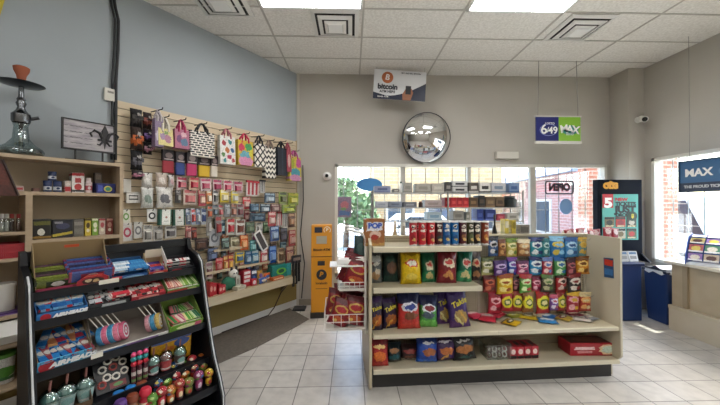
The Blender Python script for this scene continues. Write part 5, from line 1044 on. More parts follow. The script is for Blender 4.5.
# thin cable along the wall foot
o = B().tube([(-1.4, -.05, .012), (-.9, -.05, .014), (-.62, -.04, .012), (-.5, -.035, .1), (-.36, -.03, .3), (-.2, -.03, .42)], .008, 6).obj('floor_cable', M('#3a2a24', .6)); put(o, WL, 0, 0, 0); tag(o, 'thin dark cable along the white baseboard under the ledge', 'cable')
# ================================================================== wooden wall cabinet left of the slatwall
CD = .3; CT = 2.135; CX1 = -2.615
shelfwood = mottled('#a8937a', '#b39f85', 3, .5, 5, (.5, .5, 7)); backw = mottled('#9a8971', '#a29179', 2, .6)
t = cab = thing('wall_cabinet', 'open wooden shelf unit on the slanted wall, left of the slatwall', 'shelf unit', WL, 0, 0, 0)
XLc = -4.35; xdv = WL.hit(29, 225, -CD)[0]
zA = WL.hit(75, 192.5, -CD)[1]; zB = WL.hit(75, 237.5, -CD)[1]; zC = WL.hit(14, 232, -CD)[1]; zD = WL.hit(12, 258.5, -CD)[1]; zE = .86; zF = .30
B().box(XLc, -CD-.01, CT-.03, CX1+.03, -.004, CT).obj('top_board', shelfwood, t)
B().box(CX1, -CD, 0, CX1+.03, -.004, CT-.03).obj('side_panel', shelfwood, t); B().box(XLc, -CD, 0, XLc+.03, -.004, CT-.03).obj('side_panel', shelfwood, t)
B().box(xdv-.02, -CD, 0, xdv+.02, -.012, zA-.03).obj('divider', shelfwood, t); B().box(XLc+.03, -.012, 0, CX1, -.004, CT-.03).obj('back_panel', backw, t)
B().box(XLc+.03, -CD, zA-.03, CX1, -.012, zA).obj('shelf', shelfwood, t)
B().box(xdv+.02, -CD, zB-.03, CX1, -.012, zB).obj('shelf', shelfwood, t)
for z in (zC, zD, zE, zF): B().box(XLc+.03, -CD, z-.025, xdv-.02, -.012, z).obj('shelf', shelfwood, t)
for z in (.9, .35): B().box(xdv+.02, -CD, z-.025, CX1, -.012, z).obj('shelf', shelfwood, t)
def cb(px0, py0, px1, z, d, th, mat, nm, lb, cat, rz=0., grp=None, bevel=.003):
    xa, _ = WL.hit(px0, py0, -d); xb, _ = WL.hit(px1, py0, -d); zt = WL.hit((px0+px1)/2, py0, -d)[1]; w = xb-xa; h = zt-z
    o = B().box(-w/2, 0, 0, w/2, th, h).obj(nm, mat, bevel=bevel); put(o, WL, (xa+xb)/2, -d, z+.001, rz); tag(o, lb, cat, grp); return o, w, h
def jar(px, py0, wpx, z, d, c, c2, nm, lb, cat='jar', grp=None, dz=0., neck=.75, ch=.25, glassy=False):
    xa, _ = WL.hit(px-wpx/2, py0, -d); xb, _ = WL.hit(px+wpx/2, py0, -d); zt = WL.hit(px, py0, -d)[1]; r_ = (xb-xa)/2; h = zt-z-dz
    t = thing(nm, lb, cat, WL, (xa+xb)/2, -d+r_, z+dz+.001, 0, grp)
    B().lathe([(r_*.95, 0), (r_, h*.03), (r_, h*(1-ch)*.94), (r_*neck, h*(1-ch)), (0, h*(1-ch))], 18).obj('jar_body', PLASTIC if glassy else pk(c, [('r', .5, .45, .6, .2, c2), ('e', .5, .45, .2, .14, c)], .3), t, smooth='auto')
    if glassy: B().lathe([(r_*.86, h*.02), (r_*.86, h*.55), (0, h*.55)], 14).obj('contents', M(c2, .7), t)
    B().lathe([(r_*min(1.02, neck+.12), h*(1-ch)), (r_*min(1.04, neck+.14), h*(1-ch*.1)), (r_*neck*.9, h), (0, h)], 18).obj('lid', M(c, .4), t, smooth='auto'); return h
d = .2
jar(48.3, 180.5, 9, zA, d, '#25355e', '#d8dce2', 'blue_lidded_jar', 'navy lidded jar, lower left of the three on the cabinet shelf', grp='navy lidded jars', neck=.95); jar(58.3, 181, 9, zA, d, '#25355e', '#d8dce2', 'blue_lidded_jar', 'navy lidded jar, lower right of the three on the cabinet shelf', grp='navy lidded jars', neck=.95)
hj = WL.hit(53, 181, -d)[1]-zA
jar(53, 171.5, 9, zA, d, '#25355e', '#d8dce2', 'blue_lidded_jar', 'navy lidded jar stacked on top of the other two', grp='navy lidded jars', dz=hj+.004, neck=.95)
cb(65, 181, 71, zA, .2, .08, pk('#c8bdb4', [('r', .5, .3, .5, .2, '#b03038'), ('e', .5, .7, .3, .15, '#d8d0c8')]), 'white_red_box', 'small white and red box right of the navy jars', 'box')
cb(72, 173, 84.5, zA, .2, .1, pk('#dedad6', [('r', .5, .92, .5, .07, '#b02c34'), ('r', .5, .62, .25, .12, '#a8383c'), ('e', .5, .3, .3, .16, '#b83a3c'), ('r', .5, .1, .5, .05, '#2a2a2e')]), 'medicine_box', 'tall white and red box in the middle of the top cabinet shelf', 'box')
jar(89.5, 178, 7.5, zA, .2, '#d8c8c8', '#b04a58', 'white_bottle', 'white bottle with a pink-red label on the top cabinet shelf', 'bottle', neck=.55)
cb(95, 173, 102, zA, .12, .06, pk('#5a4a3c', [('r', .5, .8, .4, .12, '#8a7a6a')]), 'brown_box', 'narrow brown box behind the blue carton on the top cabinet shelf', 'box')
cb(96.5, 183.5, 115.5, zA, .22, .12, pk('#232a6c', [('e', .6, .45, .22, .3, '#d8c84a'), ('e', .6, .45, .15, .2, '#3a8a6c'), ('r', .2, .5, .12, .3, '#4a58a8')], .35), 'blue_carton', 'blue carton with a yellow oval at the right end of the top cabinet shelf', 'carton')
cb(13, 186, 24, zA, .2, .1, pk('#b8a49c', [('r', .5, .5, .4, .2, '#b04048')]), 'low_red_box', 'low pale red box at the left of the top cabinet shelf', 'box'); cb(33, 188, 40, zA, .2, .08, M('#6a4a40', .6), 'low_brown_tin', 'low brown tin left of the navy jars', 'tin')
cb(32.5, 219.5, 51.5, zB, .24, .14, pk('#23211e', [('r', .5, .8, .45, .1, '#6a6a2c'), ('e', .45, .35, .2, .18, '#d8d4c8'), ('r', .5, .08, .6, .06, '#8a6a2c')], .4), 'black_carton', 'black carton with a white spot on the lower cabinet shelf', 'carton')
cb(52.5, 220, 73, zB, .23, .14, pk('#22222a', [('r', .5, .2, .5, .07, '#b8a83c', 8), ('e', .5, .65, .34, .18, '#3a3c5a'), ('r', .3, .85, .2, .06, '#8a8a90')], .4), 'dark_carton', 'dark carton with a yellow swoosh on the lower cabinet shelf', 'carton')
cb(73.5, 219.5, 84, zB, .2, .12, pk('#6a665e', [('r', .5, .75, .4, .1, '#8f8b82'), ('r', .5, .3, .4, .16, '#7a766c')], .5), 'grey_carton', 'grey carton between the dark carton and the yellow tin', 'carton')
for k, (a, b_, c, c2, lb) in enumerate([(85, 91.2, '#c8b040', '#4a3a20', 'yellow slim box'), (92, 98.6, '#7aa03c', '#e0e0c0', 'lime green slim box'), (99.3, 105.5, '#c8b4a8', '#b04a50', 'white and rose slim box'), (106.5, 113, '#8a3c34', '#c09080', 'brick red slim box')]):
    cb(a, 218.5, b_, zB, .2, .05, pk(c, [('e', .5, .6, .3, .16, c2), ('e', .5, .3, .25, .1, '#e8e0cc'), ('r', .5, .93, .5, .06, c2)], .4), 'slim_box', lb+' on the lower cabinet shelf', 'box', 0, 'slim boxes on the lower cabinet shelf')
for k, (px, c2, lb) in enumerate([(2, '#a8a49c', 'first'), (7, '#b8b4ac', 'second'), (12.2, '#4a3028', 'third'), (19, '#6a3424', 'fourth')]):
    jar(px, 214, 5.4, zC, .22, '#9a3a34' if k > 1 else '#c0c0bc', c2, 'spice_shaker', f'small lidded shaker, {lb} from left on the left cabinet shelf', 'shaker', 'shakers on the left cabinet shelf', neck=.7, glassy=True)
# red basket, white bucket, carton and green tub in the left bay
xa, _ = WL.hit(-4, 246, -.27); xb, _ = WL.hit(25, 246, -.27); zt = WL.hit(10, 244, -.27)[1]
t = thing('red_basket', 'red plastic mesh basket in the left bay of the cabinet', 'basket', WL, (xa+xb)/2, -.16, zD+.001); w = xb-xa; h = zt-zD; q = B()
for k in range(15): x = -w/2+w*k/14; q.box(x-.005, -.115, 0, x+.005, -.109, h)
for z in (0, h*.33, h*.66, h-.014): q.box(-w/2, -.117, z, w/2, -.107, z+.012)
q.box(-w/2, -.11, 0, -w/2+.006, .11, h).box(w/2-.006, -.11, 0, w/2, .11, h).box(-w/2, .104, 0, w/2, .11, h).box(-w/2, -.11, 0, w/2, .11, .006); q.obj('basket_mesh', M('#a02c34', .5), t)
B().box(-w/2+.02, -.1, .008, w/2-.02, .09, h*.7).obj('contents', mottled('#c8b0a8', '#8a3a38', 20, .6), t)
def tub(px0, px1, py0, z, d, c, c2, nm, lb, cat='bucket'):
    xa, _ = WL.hit(px0, py0, -d); xb, _ = WL.hit(px1, py0, -d); zt = WL.hit((px0+px1)/2, py0, -d)[1]; r_ = min((xb-xa)/2, .14); h = zt-z
    t = thing(nm, lb, cat, WL, (xa+xb)/2, -d+.14, z+.001); B().lathe([(r_*.86, 0), (r_*.9, .01), (r_, h*.9)], 24).obj('tub_wall', pk(c, [('e', .5, .45, .5, .2, c2), ('r', .5, .2, .4, .06, '#3a6a3a')], .4) if c2 else M(c, .4), t, smooth='auto')
    B().lathe([(r_*1.04, h*.88), (r_*1.06, h*.9), (r_*1.06, h), (r_*.95, h*1.01), (0, h*.99)], 24).obj('lid', M(c2 or c, .4), t, smooth='auto')
tub(-6, 19.5, 286, zE, .28, '#d8d6d0', None, 'white_bucket', 'white bucket behind the candy rack in the left bay of the cabinet')
tub(-8, 19, 358, zF, .28, '#dfe0da', '#4f8a34', 'green_tub', 'white tub with a green lid low down left of the candy rack', 'tub')
o, w, h = cb(-4, 320, 17, zE-.30, .29, .2, M('#dedcd6', .5), 'white_carton', 'white carton below the bucket in the left bay', 'carton') if False else (None, 0, 0)
xa, _ = WL.hit(0, 330, -.26); xb, _ = WL.hit(19, 330, -.26)
t = thing('white_carton', 'open white carton between the bucket and the green-lidded tub', 'carton', WL, (xa+xb)/2-.02, -.16, zF+.34+.001)
w = .3; B().box(-w/2, -.12, 0, w/2, .12, .17).obj('carton_body', M('#dedcd6', .5), t); B().prism([(-.12, .17), (-.25, .09), (-.25, .095), (-.12, .176)], 'x', -w/2, w/2).obj('flap', M('#e6e4de', .5), t)
B().box(XLc+.03, -CD, zF+.31, xdv-.02, -.012, zF+.34).obj('shelf', shelfwood, cab)
o = B().box(-.14, -.1, 0, .12, .1, .05).obj('purple_pack', pk('#4a2c6c', [('e', .5, .5, .3, .3, '#8a6ab0')])); put(o, WL, (xa+xb)/2, -.165, zF+.34+.172+.002); tag(o, 'purple pack lying on the open white carton', 'packet')
o.location = WL.w((xa+xb)/2-.02, -.16, zF+.34+.19)
# ---- things on top of the cabinet
xh, _ = WL.hit(20, 154, -.17)
zh = CT
t = thing('hookah', 'tall glass and metal hookah with a clay bowl on top of the cabinet', 'hookah', WL, xh, -.2, CT+.001)
sc = (WL.hit(20, 68, -.16)[1]-CT)
HG = glass('hookah_glass', '#cfdcdc', .12, .03)
B().lathe([(.11, 0), (.135, .012), (.14, .035), (.125, .06), (.085, .09), (.05, .14), (.042, .24), (.05, .27)], 28).obj('glass_base', HG, t, smooth=True)
B().lathe([(.12, .006), (.128, .02), (.115, .05), (0, .052)], 24).obj('water', glass('hookah_water', '#b9c8c6', .2, .1), t, smooth=True)
B().lathe([(.014, .02), (.014, .27)], 12).obj('down_stem', CHROME, t, smooth=True)
B().lathe([(.052, .27), (.058, .285), (.058, .34), (.04, .36), (.03, .375), (.022, .40), (.032, .43), (.020, .46), (.018, sc*.60), (.028, sc*.63), (.018, sc*.66), (.016, sc*.78), (0, sc*.78)], 18).obj('metal_stem', M('#7a7d80', .25, 1.), t, smooth='auto')
B().tube([(.05, -.01, .31), (.1, -.03, .33)], .014, 10).obj('hose_port', M('#55575a', .3, 1.), t)
q = B(); q.lathe([(.0, sc*.775), (.135, sc*.80), (.142, sc*.806), (.135, sc*.808), (0, sc*.785)], 30); o = q.obj('ash_tray', M('#3c3e40', .3, 1.), t, smooth='auto')
B().lathe([(.024, sc*.785), (.026, sc*.86), (.03, sc*.90), (.046, sc*.95), (.05, sc*.99), (.04, sc*1.0), (.024, sc*.97), (0, sc*.96)], 20).obj('clay_bowl', M('#a0583c', .7), t, smooth='auto')
# fleur-de-lis sign on a stand
ds = .2; xa, _ = WL.hit(63.5, 135, -ds); xb, _ = WL.hit(113.5, 135, -ds); zt = WL.hit(90, 123, -ds)[1]; zb = WL.hit(90, 150, -ds)[1]
t = thing('fleur_sign', 'weathered white board with a dark lily emblem standing on the cabinet', 'sign', WL, (xa+xb)/2, -ds, CT+.001); w = (xb-xa)/2; z0 = zb-CT; h = zt-zb
B().box(-w, 0, z0, w, .02, z0+h).obj('board', mottled('#b8b3b4', '#8f8a90', 7, .7, 6, (1, 1, 5)), t)
q = B()
for x0, zz0, x1, zz1 in ((-w-.012, z0-.012, w+.012, z0), (-w-.012, z0+h, w+.012, z0+h+.012), (-w-.012, z0, -w, z0+h), (w, z0, w+.012, z0+h)): q.box(x0, -.006, zz0, x1, .024, zz1)
q.obj('board_frame', M('#2c2b2c', .6), t)
for x in (-w*.55, w*.55): B().box(x-.006, .005, .012, x+.006, .015, z0).obj('stand_leg', M('#222', .6) if False else BLACK, t)
B().box(-w*.95, -.04, 0, w*.95, .05, .012).obj('stand_foot', BLACK, t)
FX = w*.62; FZ = z0+h*.5; s = h*.5; q = B()
q.prism([(FX, FZ+s), (FX+s*.2, FZ+s*.5), (FX+s*.1, FZ-s*.1), (FX-s*.1, FZ-s*.1), (FX-s*.2, FZ+s*.5)], 'y', -.008, 0)
for g in (-1, 1):
    pts = [(FX+g*s*.12, -.004, FZ-s*.1), (FX+g*s*.3, -.004, FZ+s*.35), (FX+g*s*.62, -.004, FZ+s*.5), (FX+g*s*.85, -.004, FZ+s*.25), (FX+g*s*.75, -.004, FZ-.0)]; q.tube(pts, s*.12, 8, s*.06)
    q.tube([(FX+g*s*.1, -.004, FZ-s*.25), (FX+g*s*.3, -.004, FZ-s*.55), (FX+g*s*.45, -.004, FZ-s*.5)], s*.08, 8, s*.04)
q.box(FX-s*.42, -.01, FZ-s*.25, FX+s*.42, 0, FZ-s*.1).prism([(FX-s*.09, FZ-s*.2), (FX+s*.09, FZ-s*.2), (FX, FZ-s*.85)], 'y', -.008, 0); q.obj('lily_emblem', M('#2a282b', .6), t)
for k in range(4): text('lettering', ['The secret', 'live well', 'laugh often', 'love much'][k] if False else '~ ~~~ ~~', .05, M('#6a666a', .7), t, -w*.45, -.002, z0+h*(.8-.2*k), .0005)
# wall conduit, thermostat, yellow strip
o = B(); P_ = [WL.hit(113.5, -4, -.03), WL.hit(115.5, 8, -.03), WL.hit(118.5, 20, -.03), WL.hit(118, 50, -.03), WL.hit(116, 80, -.03), WL.hit(116, 110, -.03), WL.hit(115.5, 160, -.03)]
o.tube([(x, -.03, z) for x, z in P_], .014, 8); o.tube([(x-.03, -.025, z) for x, z in P_], .01, 8)
o = o.obj('cable_bundle', M('#26282a', .5)); put(o, WL, 0, 0, 0); tag(o, 'dark cable bundle running down the blue-grey wall to the cabinet', 'cable')
t = thing('thermostat', 'small white thermostat box on the blue-grey wall beside the cable bundle', 'thermostat', WL, WL.hit(108.8, 96, 0)[0], 0, WL.hit(109, 101.5, 0)[1])
B().box(-.045, -.035, 0, .045, -.001, .13).obj('housing', M('#d3cfc4', .5), t, bevel=.006); B().box(-.02, -.038, .08, .03, -.035, .10).obj('dial_slot', M('#8a867c', .5), t)
xa, z1 = WL.hit(.0, 24, -.01); xb, z2 = WL.hit(3.4, 0, -.01)
o = B().prism([(-.25, 0), (.0, 0), (.05, .3), (.09, .62), (-.25, .62)], 'y', -.006, -.001).obj('yellow_banner', M('#c9b43c', .6)); put(o, WL, xa-.02, -.012, z1-.05); tag(o, 'edge of a yellow banner on the blue-grey wall at the picture corner', 'banner')
# dark red slanted box front at the very left
xa, z1 = WL.hit(0, 159, -.62); xb, z2 = WL.hit(18.5, 196, -.62)
t = thing('slanted_sign', 'dark red slanted board in front of the cabinet at the far left', 'sign board', WL, xa, -.62, z2)
B().prism([(-.3, 0), (xb-xa, 0), (.01, z1-z2), (-.3, z1-z2+.12)], 'y', 0, .03).obj('board', pk('#4a2620', [('r', .5, .4, .4, .2, '#5a2c24'), ('e', .4, .4, .2, .1, '#6a3a2a')], .4, warp=.1), t)
B().tube([(xb-xa, .0, 0), (.01, .0, z1-z2)], .009, 6).obj('edge_bar', M('#2c1a18', .4), t); B().tube([(-.2, .015, -z2), (-.2, .015, 0.02)], .015, 8).obj('stand_pole', M('#2a2a2a', .4), t)
# ================================================================== black tiered candy rack in the foreground
TH = math.radians(22); BLK = M('#0d0e13', .45, spec=.35); RKW = 1.105; RX = -.07
TI = {1: (.36, 1.165), 2: (.28, 1.0), 3: (.20, .70), 4: (.13, .41), 5: (.0, .22)}
t = rack = thing('candy_rack', 'black tiered candy rack in the left foreground, full of sweets', 'display rack', RK, 0, 0, 0)
side = [(-.08, 0), (-.08, .14), (-.03, .26), (.06, .42), (.10, .52), (.17, .74), (.25, 1.02), (.30, 1.22), (.36, 1.27), (.52, 1.32), (.545, 1.41), (.62, 1.41), (.62, 0)]
for x in (-RKW-.035, RX):
    s = B().prism(side, 'x', x, x+.035).obj('side_panel', BLK, t)
    q = B(); xx = x+.038 if x == RX else x-.003; q.tube([(x+.0175, y-.004, z) for y, z in side[:9]], .006, 6); q.obj('edge_trim', M('#c4c6c8', .4), s)
B().box(-RKW, .585, .1, RX, .6, 1.34).obj('back_panel', M('#15171c', .6), t); B().box(-RKW, .56, 1.345, RX, .61, 1.405).obj('top_bar', BLK, t)
B().box(-RKW, .02, 0, RX, .5, .06).obj('base', BLK, t)
DEP = {1: .22, 2: .26, 3: .34, 4: .40, 5: .32}
for k, (b_, z) in TI.items():
    th = TH if k < 4 else math.radians(8); d = DEP[k]; c, s_ = math.cos(th), math.sin(th)
    q = B(); q.prism([(b_, z-.02), (b_+d*c, z-.02+d*s_), (b_+d*c, z-.03+d*s_), (b_, z-.032)], 'x', -RKW, RX); tr = q.obj('tray', BLK, t)
    B().box(-RKW, b_-.012, z-.06, RX, b_, z-.004).obj('tray_lip', M('#101218', .4, spec=.35), tr)
# torn white price strips on the lips
for k, px0, px1, py in ((1, 99, 119, 281), (3, 91, 103, 353)):
    b_, z = TI[k]; xa, _ = RK.hit(px0, py, b_-.014); xb, _ = RK.hit(px1, py, b_-.014); B().box(xa, b_-.015, z-.02, xb, b_-.0125, z+.012).obj('price_strip', M('#d6d2c6', .6), t)
def TX(px, k, dq=0.):
    b_, z = TI[k]; r = ray(px, 300); y = b_+dq
    # local x of a column of the picture at tray depth
    n = (-RK.s, RK.c); p = (RK.o[0]+n[0]*y, RK.o[1]+n[1]*y); q = (p[0]*n[0]+p[1]*n[1])/(r[0]*n[0]+r[1]*n[1])
    return (r[0]*q-RK.o[0])*RK.c+(r[1]*q-RK.o[1])*RK.s
def TP(o, k, x, q, up=0., rz=0., rx=None):
    b_, z = TI[k]; th = TH if k < 4 else math.radians(8)
    o.location = RK.w(x, b_+q*math.cos(th)-up*math.sin(th), z-.017+q*math.sin(th)+up*math.cos(th)); o.rotation_euler = (th if rx is None else rx, 0, RK.a+rz); return o
def tray_box(name, label, k, px0, px1, q0, d, hf, hb, c, cin, cat='carton', front=None, th=.004, grp=None, inset=0.):
    """an open display carton lying on a tray: low front, higher back"""
    xa, xb = TX(px0, k, q0), TX(px1, k, q0); w = xb-xa
    t = thing(name, label, cat, RK, 0, 0, 0, 0, grp); TP(t, k, (xa+xb)/2, q0)
    m = M(c, .6) if isinstance(c, str) else c
    q = B(); q.box(-w/2, 0, 0, w/2, d, th); q.box(-w/2, d-th, 0, w/2, d, hb)
    for x in (-w/2, w/2-th): q.prism([(0, 0), (d, 0), (d, hb), (0, hf)], 'x', x, x+th)
    q.obj('carton_shell', M(cin, .7), t)
    B().box(-w/2, -.002, 0, w/2, th, hf).obj('front_panel', m if front is None else front, t)
    return t, w
def bars(k, px0, px1, q0, q1, n, L, hh, wd, cols, lab, name, along='x', up=.006, grp=None, jit=.15, cat='candy bar', layers=1):
    xa, xb = TX(px0, k, q0), TX(px1, k, q0); i = 0
    for ly in range(layers):
        for j in range(n):
            c, c2 = cols[(j+ly) % len(cols)]
            f = (j+.5)/n
            b = B(); l2 = L/2
            if along == 'x':
                b.box(-l2*.86, -wd/2, 0, l2*.86, wd/2, hh); b.prism([(-l2, -wd*.55), (-l2*.86, -wd/2), (-l2*.86, wd/2), (-l2, wd*.55)], 'z', hh*.45, hh*.55).prism([(l2, -wd*.55), (l2*.86, -wd/2), (l2*.86, wd/2), (l2, wd*.55)], 'z', hh*.45, hh*.55)
                x = (xa+xb)/2; q = q0+(q1-q0)*f; rz = rg.uniform(-jit, jit)*.3
                sh = [('r', .5, .5, .22, .3, c2), ('e', .5, .5, .12, .25, '#b8b4ac'), ('r', .06, .5, .06, .6, c2), ('r', .94, .5, .06, .6, c2)]
            else:
                b.box(-wd/2, -l2*.86, 0, wd/2, l2*.86, hh); b.prism([(-wd*.55, -l2), (wd*.55, -l2), (wd/2, -l2*.86), (-wd/2, -l2*.86)], 'z', hh*.45, hh*.55).prism([(-wd*.55, l2), (wd*.55, l2), (wd/2, l2*.86), (-wd/2, l2*.86)], 'z', hh*.45, hh*.55)
                x = xa+(xb-xa)*f; q = (q0+q1)/2; rz = rg.uniform(-jit, jit)
                sh = [('r', .5, .5, .6, .16, c2), ('e', .5, .5, .4, .1, '#b8b4ac'), ('r', .5, .05, .6, .05, c2), ('r', .5, .95, .6, .05, c2)]
            o = b.obj(name, pk(c, sh, .25, warp=.06), bevel=min(hh, wd)*.2); TP(o, k, x, q, up+ly*(hh+.001), rz)
            i += 1; tag(o, lab.format(ORD[min(i-1, 19)]), cat, grp or lab.split(',')[0].replace('{} ', '')[:60])
# ---- tier 1
t, w = tray_box('kraft_display', 'big open kraft display carton of chocolate bars at the left of the top tier', 1, 35, 109, .005, .25, .03, .245, pk('#7a2436', [('r', .25, .5, .22, .4, '#a03a56'), ('e', .75, .5, .2, .4, '#b8322c')], .5), '#86714f')
B().box(-.03, .243, .195, .05, .246, .215).obj('orange_label', M('#c4502c', .6), t)
ar = [(w*.02, .0), (w*.47, .0), (w*.47, .06), (w*.36, .09), (w*.16, .09), (w*.02, .05)]
B().prism(ar, 'y', -.008, -.003).obj('arched_front', pk('#a82430', [('e', .5, .45, .36, .28, '#3a1a18'), ('e', .35, .5, .1, .14, '#d8c49c'), ('e', .6, .45, .1, .14, '#c8a878'), ('r', .5, .9, .3, .06, '#d85a4a')], .4, warp=.15), t)
bars(1, 42, 72, .02, .24, 7, .27, .075, .024, [('#626c2c', '#2c341c'), ('#747e34', '#2c3018'), ('#4a3440', '#6a6a34'), ('#34302c', '#5a6030')], 'green-wrapped chocolate bar standing on edge, {} from the front of the kraft carton', 'chocolate_bar', up=.005)
bars(1, 75, 107, .02, .24, 7, .30, .075, .024, [('#44548c', '#8a3a4c'), ('#5a3458', '#2c4478'), ('#34528c', '#6a2c44'), ('#2c2c4a', '#4a5a90')], 'blue-purple chocolate bar standing on edge, {} from the front beside the green ones', 'chocolate_bar', up=.03)
t, w = tray_box('blue_carton', 'blue carton of silver-blue candy sticks on the top tier', 1, 111, 147, .005, .2, .035, .08, pk('#2a5a94', [('r', .14, .5, .14, .6, '#b83a40'), ('e', .6, .5, .3, .3, '#8ab4d8')], .4), '#2c5888')
bars(1, 113, 128, .03, .17, 5, .19, .022, .026, [('#a8c4d8', '#3a74b0'), ('#d8e2e8', '#2a5a9c')], 'silver-blue candy stick, {} from the front in the blue carton', 'candy_stick', up=.05)
bars(1, 130, 145, .03, .17, 5, .17, .022, .026, [('#2f7ab8', '#184a80'), ('#3a8ac0', '#d8e0e8')], 'sky-blue candy stick, {} from the front, right half of the blue carton', 'candy_stick', up=.05)
t, w = tray_box('open_kraft_box', 'small kraft box with a raised white flap on the top tier', 1, 148.5, 167, .005, .17, .03, .12, pk('#b83a34', [('e', .5, .5, .3, .3, '#e0c0b0')], .4), '#a48c68')
B().prism([(0.02, .05), (.16, .12), (.17, .17), (.02, .11)], 'x', w/2-.012, w/2-.008).obj('white_flap', M('#d9d6d0', .6), t); B().box(-w/2+.005, .15, .08, w/2-.005, .155, .155).obj('rear_flap', M('#d2c8b4', .6), t)
bars(1, 150, 163, .03, .15, 3, .12, .035, .035, [('#3a3c8a', '#8a6ab0'), ('#b8343c', '#e0c0b8'), ('#4a3a80', '#c0504c')], 'purple or red candy pack, {} from the front in the small kraft box', 'candy_pack', up=.006)
t, w = tray_box('dark_box', 'dark box of spotted candy packs at the right end of the top tier', 1, 168.5, 194, .005, .17, .03, .06, pk('#24262c', [('e', .3, .5, .2, .3, '#b83a40')], .4), '#2c2c30')
bars(1, 171, 186, .02, .16, 4, .05, .06, .12, [('#b02834', '#e8d8d4'), ('#24242a', '#d8d8d8')], 'red or black spotted candy pack, {} from left in the dark box', 'candy_pack', along='y', up=.006)
# ---- tier 2
AH = '#2f74b4'
def airheads(par, w, h, s):
    B().tube([(-w*.33, -.003, h*.5), (-w*.33, -.006, h*.5)], min(h*.46, .04), 20).obj('red_logo', M('#a82430', .4), par)
    text('lettering', 'AIRHEADS', s, M('#eef2f6', .4), par, w*.15, -.008, h*.5, .003, shear=.2)
t, w = tray_box('blue_candy_carton', 'blue lettered carton of candy bars on the second tier', 2, 36, 87, .005, .23, .055, .09, AH, '#24548c'); airheads(t, w, .055, .036)
bars(2, 38, 84, .03, .2, 7, .2, .012, .05, [('#235a96', '#5f86ac'), ('#2c6ea8', '#9a3440'), ('#234a84', '#5a94c0')], 'blue flat candy bar, {} from left in the second tier carton', 'candy_bar', along='y', up=.055, jit=.3)
t, w = tray_box('black_silver_carton', 'carton of silver and red sticks on the second tier', 2, 89, 129, .005, .22, .045, .07, pk('#2a2c30', [('r', .6, .5, .3, .3, '#b8bcc0')], .4), '#3a3a3c')
bars(2, 91, 126, .03, .2, 7, .2, .018, .04, [('#b8bcc0', '#3a3c40'), ('#c8ccd0', '#a83038'), ('#4a4c50', '#c8c8c8')], 'silver-grey candy stick, {} from left on the second tier', 'candy_stick', along='y', up=.02, jit=.35)
bars(2, 112, 128, .01, .06, 1, .14, .025, .04, [('#c0303c', '#e8c8c4')], 'red candy stick lying across the silver ones, {} on the pile', 'candy_stick', up=.06)
t, w = tray_box('red_carton', 'red carton of wrapped sticks on the second tier', 2, 131, 165, .005, .22, .04, .07, pk('#9c2430', [('r', .5, .5, .3, .25, '#d88a84')], .4), '#7a2028')
bars(2, 132, 163, .03, .2, 8, .2, .018, .032, [('#a82c34', '#d8b8b0'), ('#6a3a38', '#c04a4c'), ('#b83a40', '#3a2a2c')], 'red wrapped stick, {} from left in the red carton', 'candy_stick', along='y', up=.025, jit=.35)
t, w = tray_box('green_carton', 'green and red carton of gum at the right end of the second tier', 2, 167, 199, .005, .22, .035, .09, pk('#5a8a2c', [('r', .3, .5, .3, .35, '#b83a34'), ('e', .75, .5, .15, .3, '#c8d88a')], .4), '#4a7030')
bars(2, 169, 182, .02, .2, 4, .17, .03, .03, [('#b83438', '#e0c8b8'), ('#c84a40', '#f0d8c0')], 'red gum pack, {} from left in the green and red carton', 'gum_pack', along='y', up=.01)
bars(2, 183, 198, .02, .2, 5, .17, .03, .03, [('#6a9c38', '#d0e0a8'), ('#86b048', '#3a6a2c')], 'green gum pack, {} from left in the green and red carton', 'gum_pack', along='y', up=.01)
# ---- tier 3
t, w = tray_box('large_blue_carton', 'large light blue lettered carton on the third tier', 3, 37, 91, .005, .30, .085, .15, '#4a9cc4', '#6a5840'); airheads(t, w, .085, .048)
bars(3, 39, 89, .02, .15, 8, .19, .014, .045, [('#23619c', '#55809f'), ('#7a3040', '#8a5a58'), ('#2c74b0', '#1c4478')], 'blue or red flat bar, {} from left, front half of the large blue carton', 'candy_bar', along='y', up=.07, jit=.5)
bars(3, 42, 86, .15, .28, 7, .19, .014, .045, [('#22588e', '#557898'), ('#8a5a3c', '#a0764c'), ('#7a2834', '#22487c')], 'blue or orange flat bar, {} from left, back half of the large blue carton', 'candy_bar', along='y', up=.08, jit=.5)
t, w = tray_box('lollipop_display', 'grey card display of swirl lollipops on the third tier', 3, 93, 168, .005, .30, .035, .19, pk('#d2d0cc', [('r', .6, .5, .25, .3, '#8a6a9c'), ('r', .25, .5, .15, .25, '#4a6a9c')], .4), '#7c736a')
for k_, (px, c) in enumerate([(105, '#3a7aa4'), (110.5, '#c86a84'), (116, '#3f86ac'), (121.5, '#d07890'), (127, '#c8607c'), (152, '#b8848c'), (157, '#3a82a8'), (162, '#c0a45c')]):
    u = thing('swirl_lollipop', f'{"pink" if c in ("#c86a84", "#d07890", "#c8607c") else "blue" if "a" in c[4:] and c != "#b8848c" else "dusty rose" if c == "#b8848c" else "gold"} swirl lollipop, {ORD[k_]} from left in the grey display', 'lollipop', RK, 0, 0, 0, 0, 'lollipops in the grey display'); TP(u, 3, TX(px, 3, .06), .09, .01, math.radians(58), math.radians(-12))
    q = B(); q.tube([(0, -.014, .06), (0, .014, .06)], .066, 24); q.obj('candy_disc', pk(c, [('e', .5, .5, .4, .4, '#dfe4e6'), ('e', .5, .5, .3, .3, c), ('e', .5, .5, .17, .17, '#dfe4e6'), ('e', .5, .5, .08, .08, c)], .2), u, bevel=.006)
    B().tube([(0, 0, .1), (0, .05, .23)], .0035, 6).obj('stick', M('#e3e0d8', .5), u)
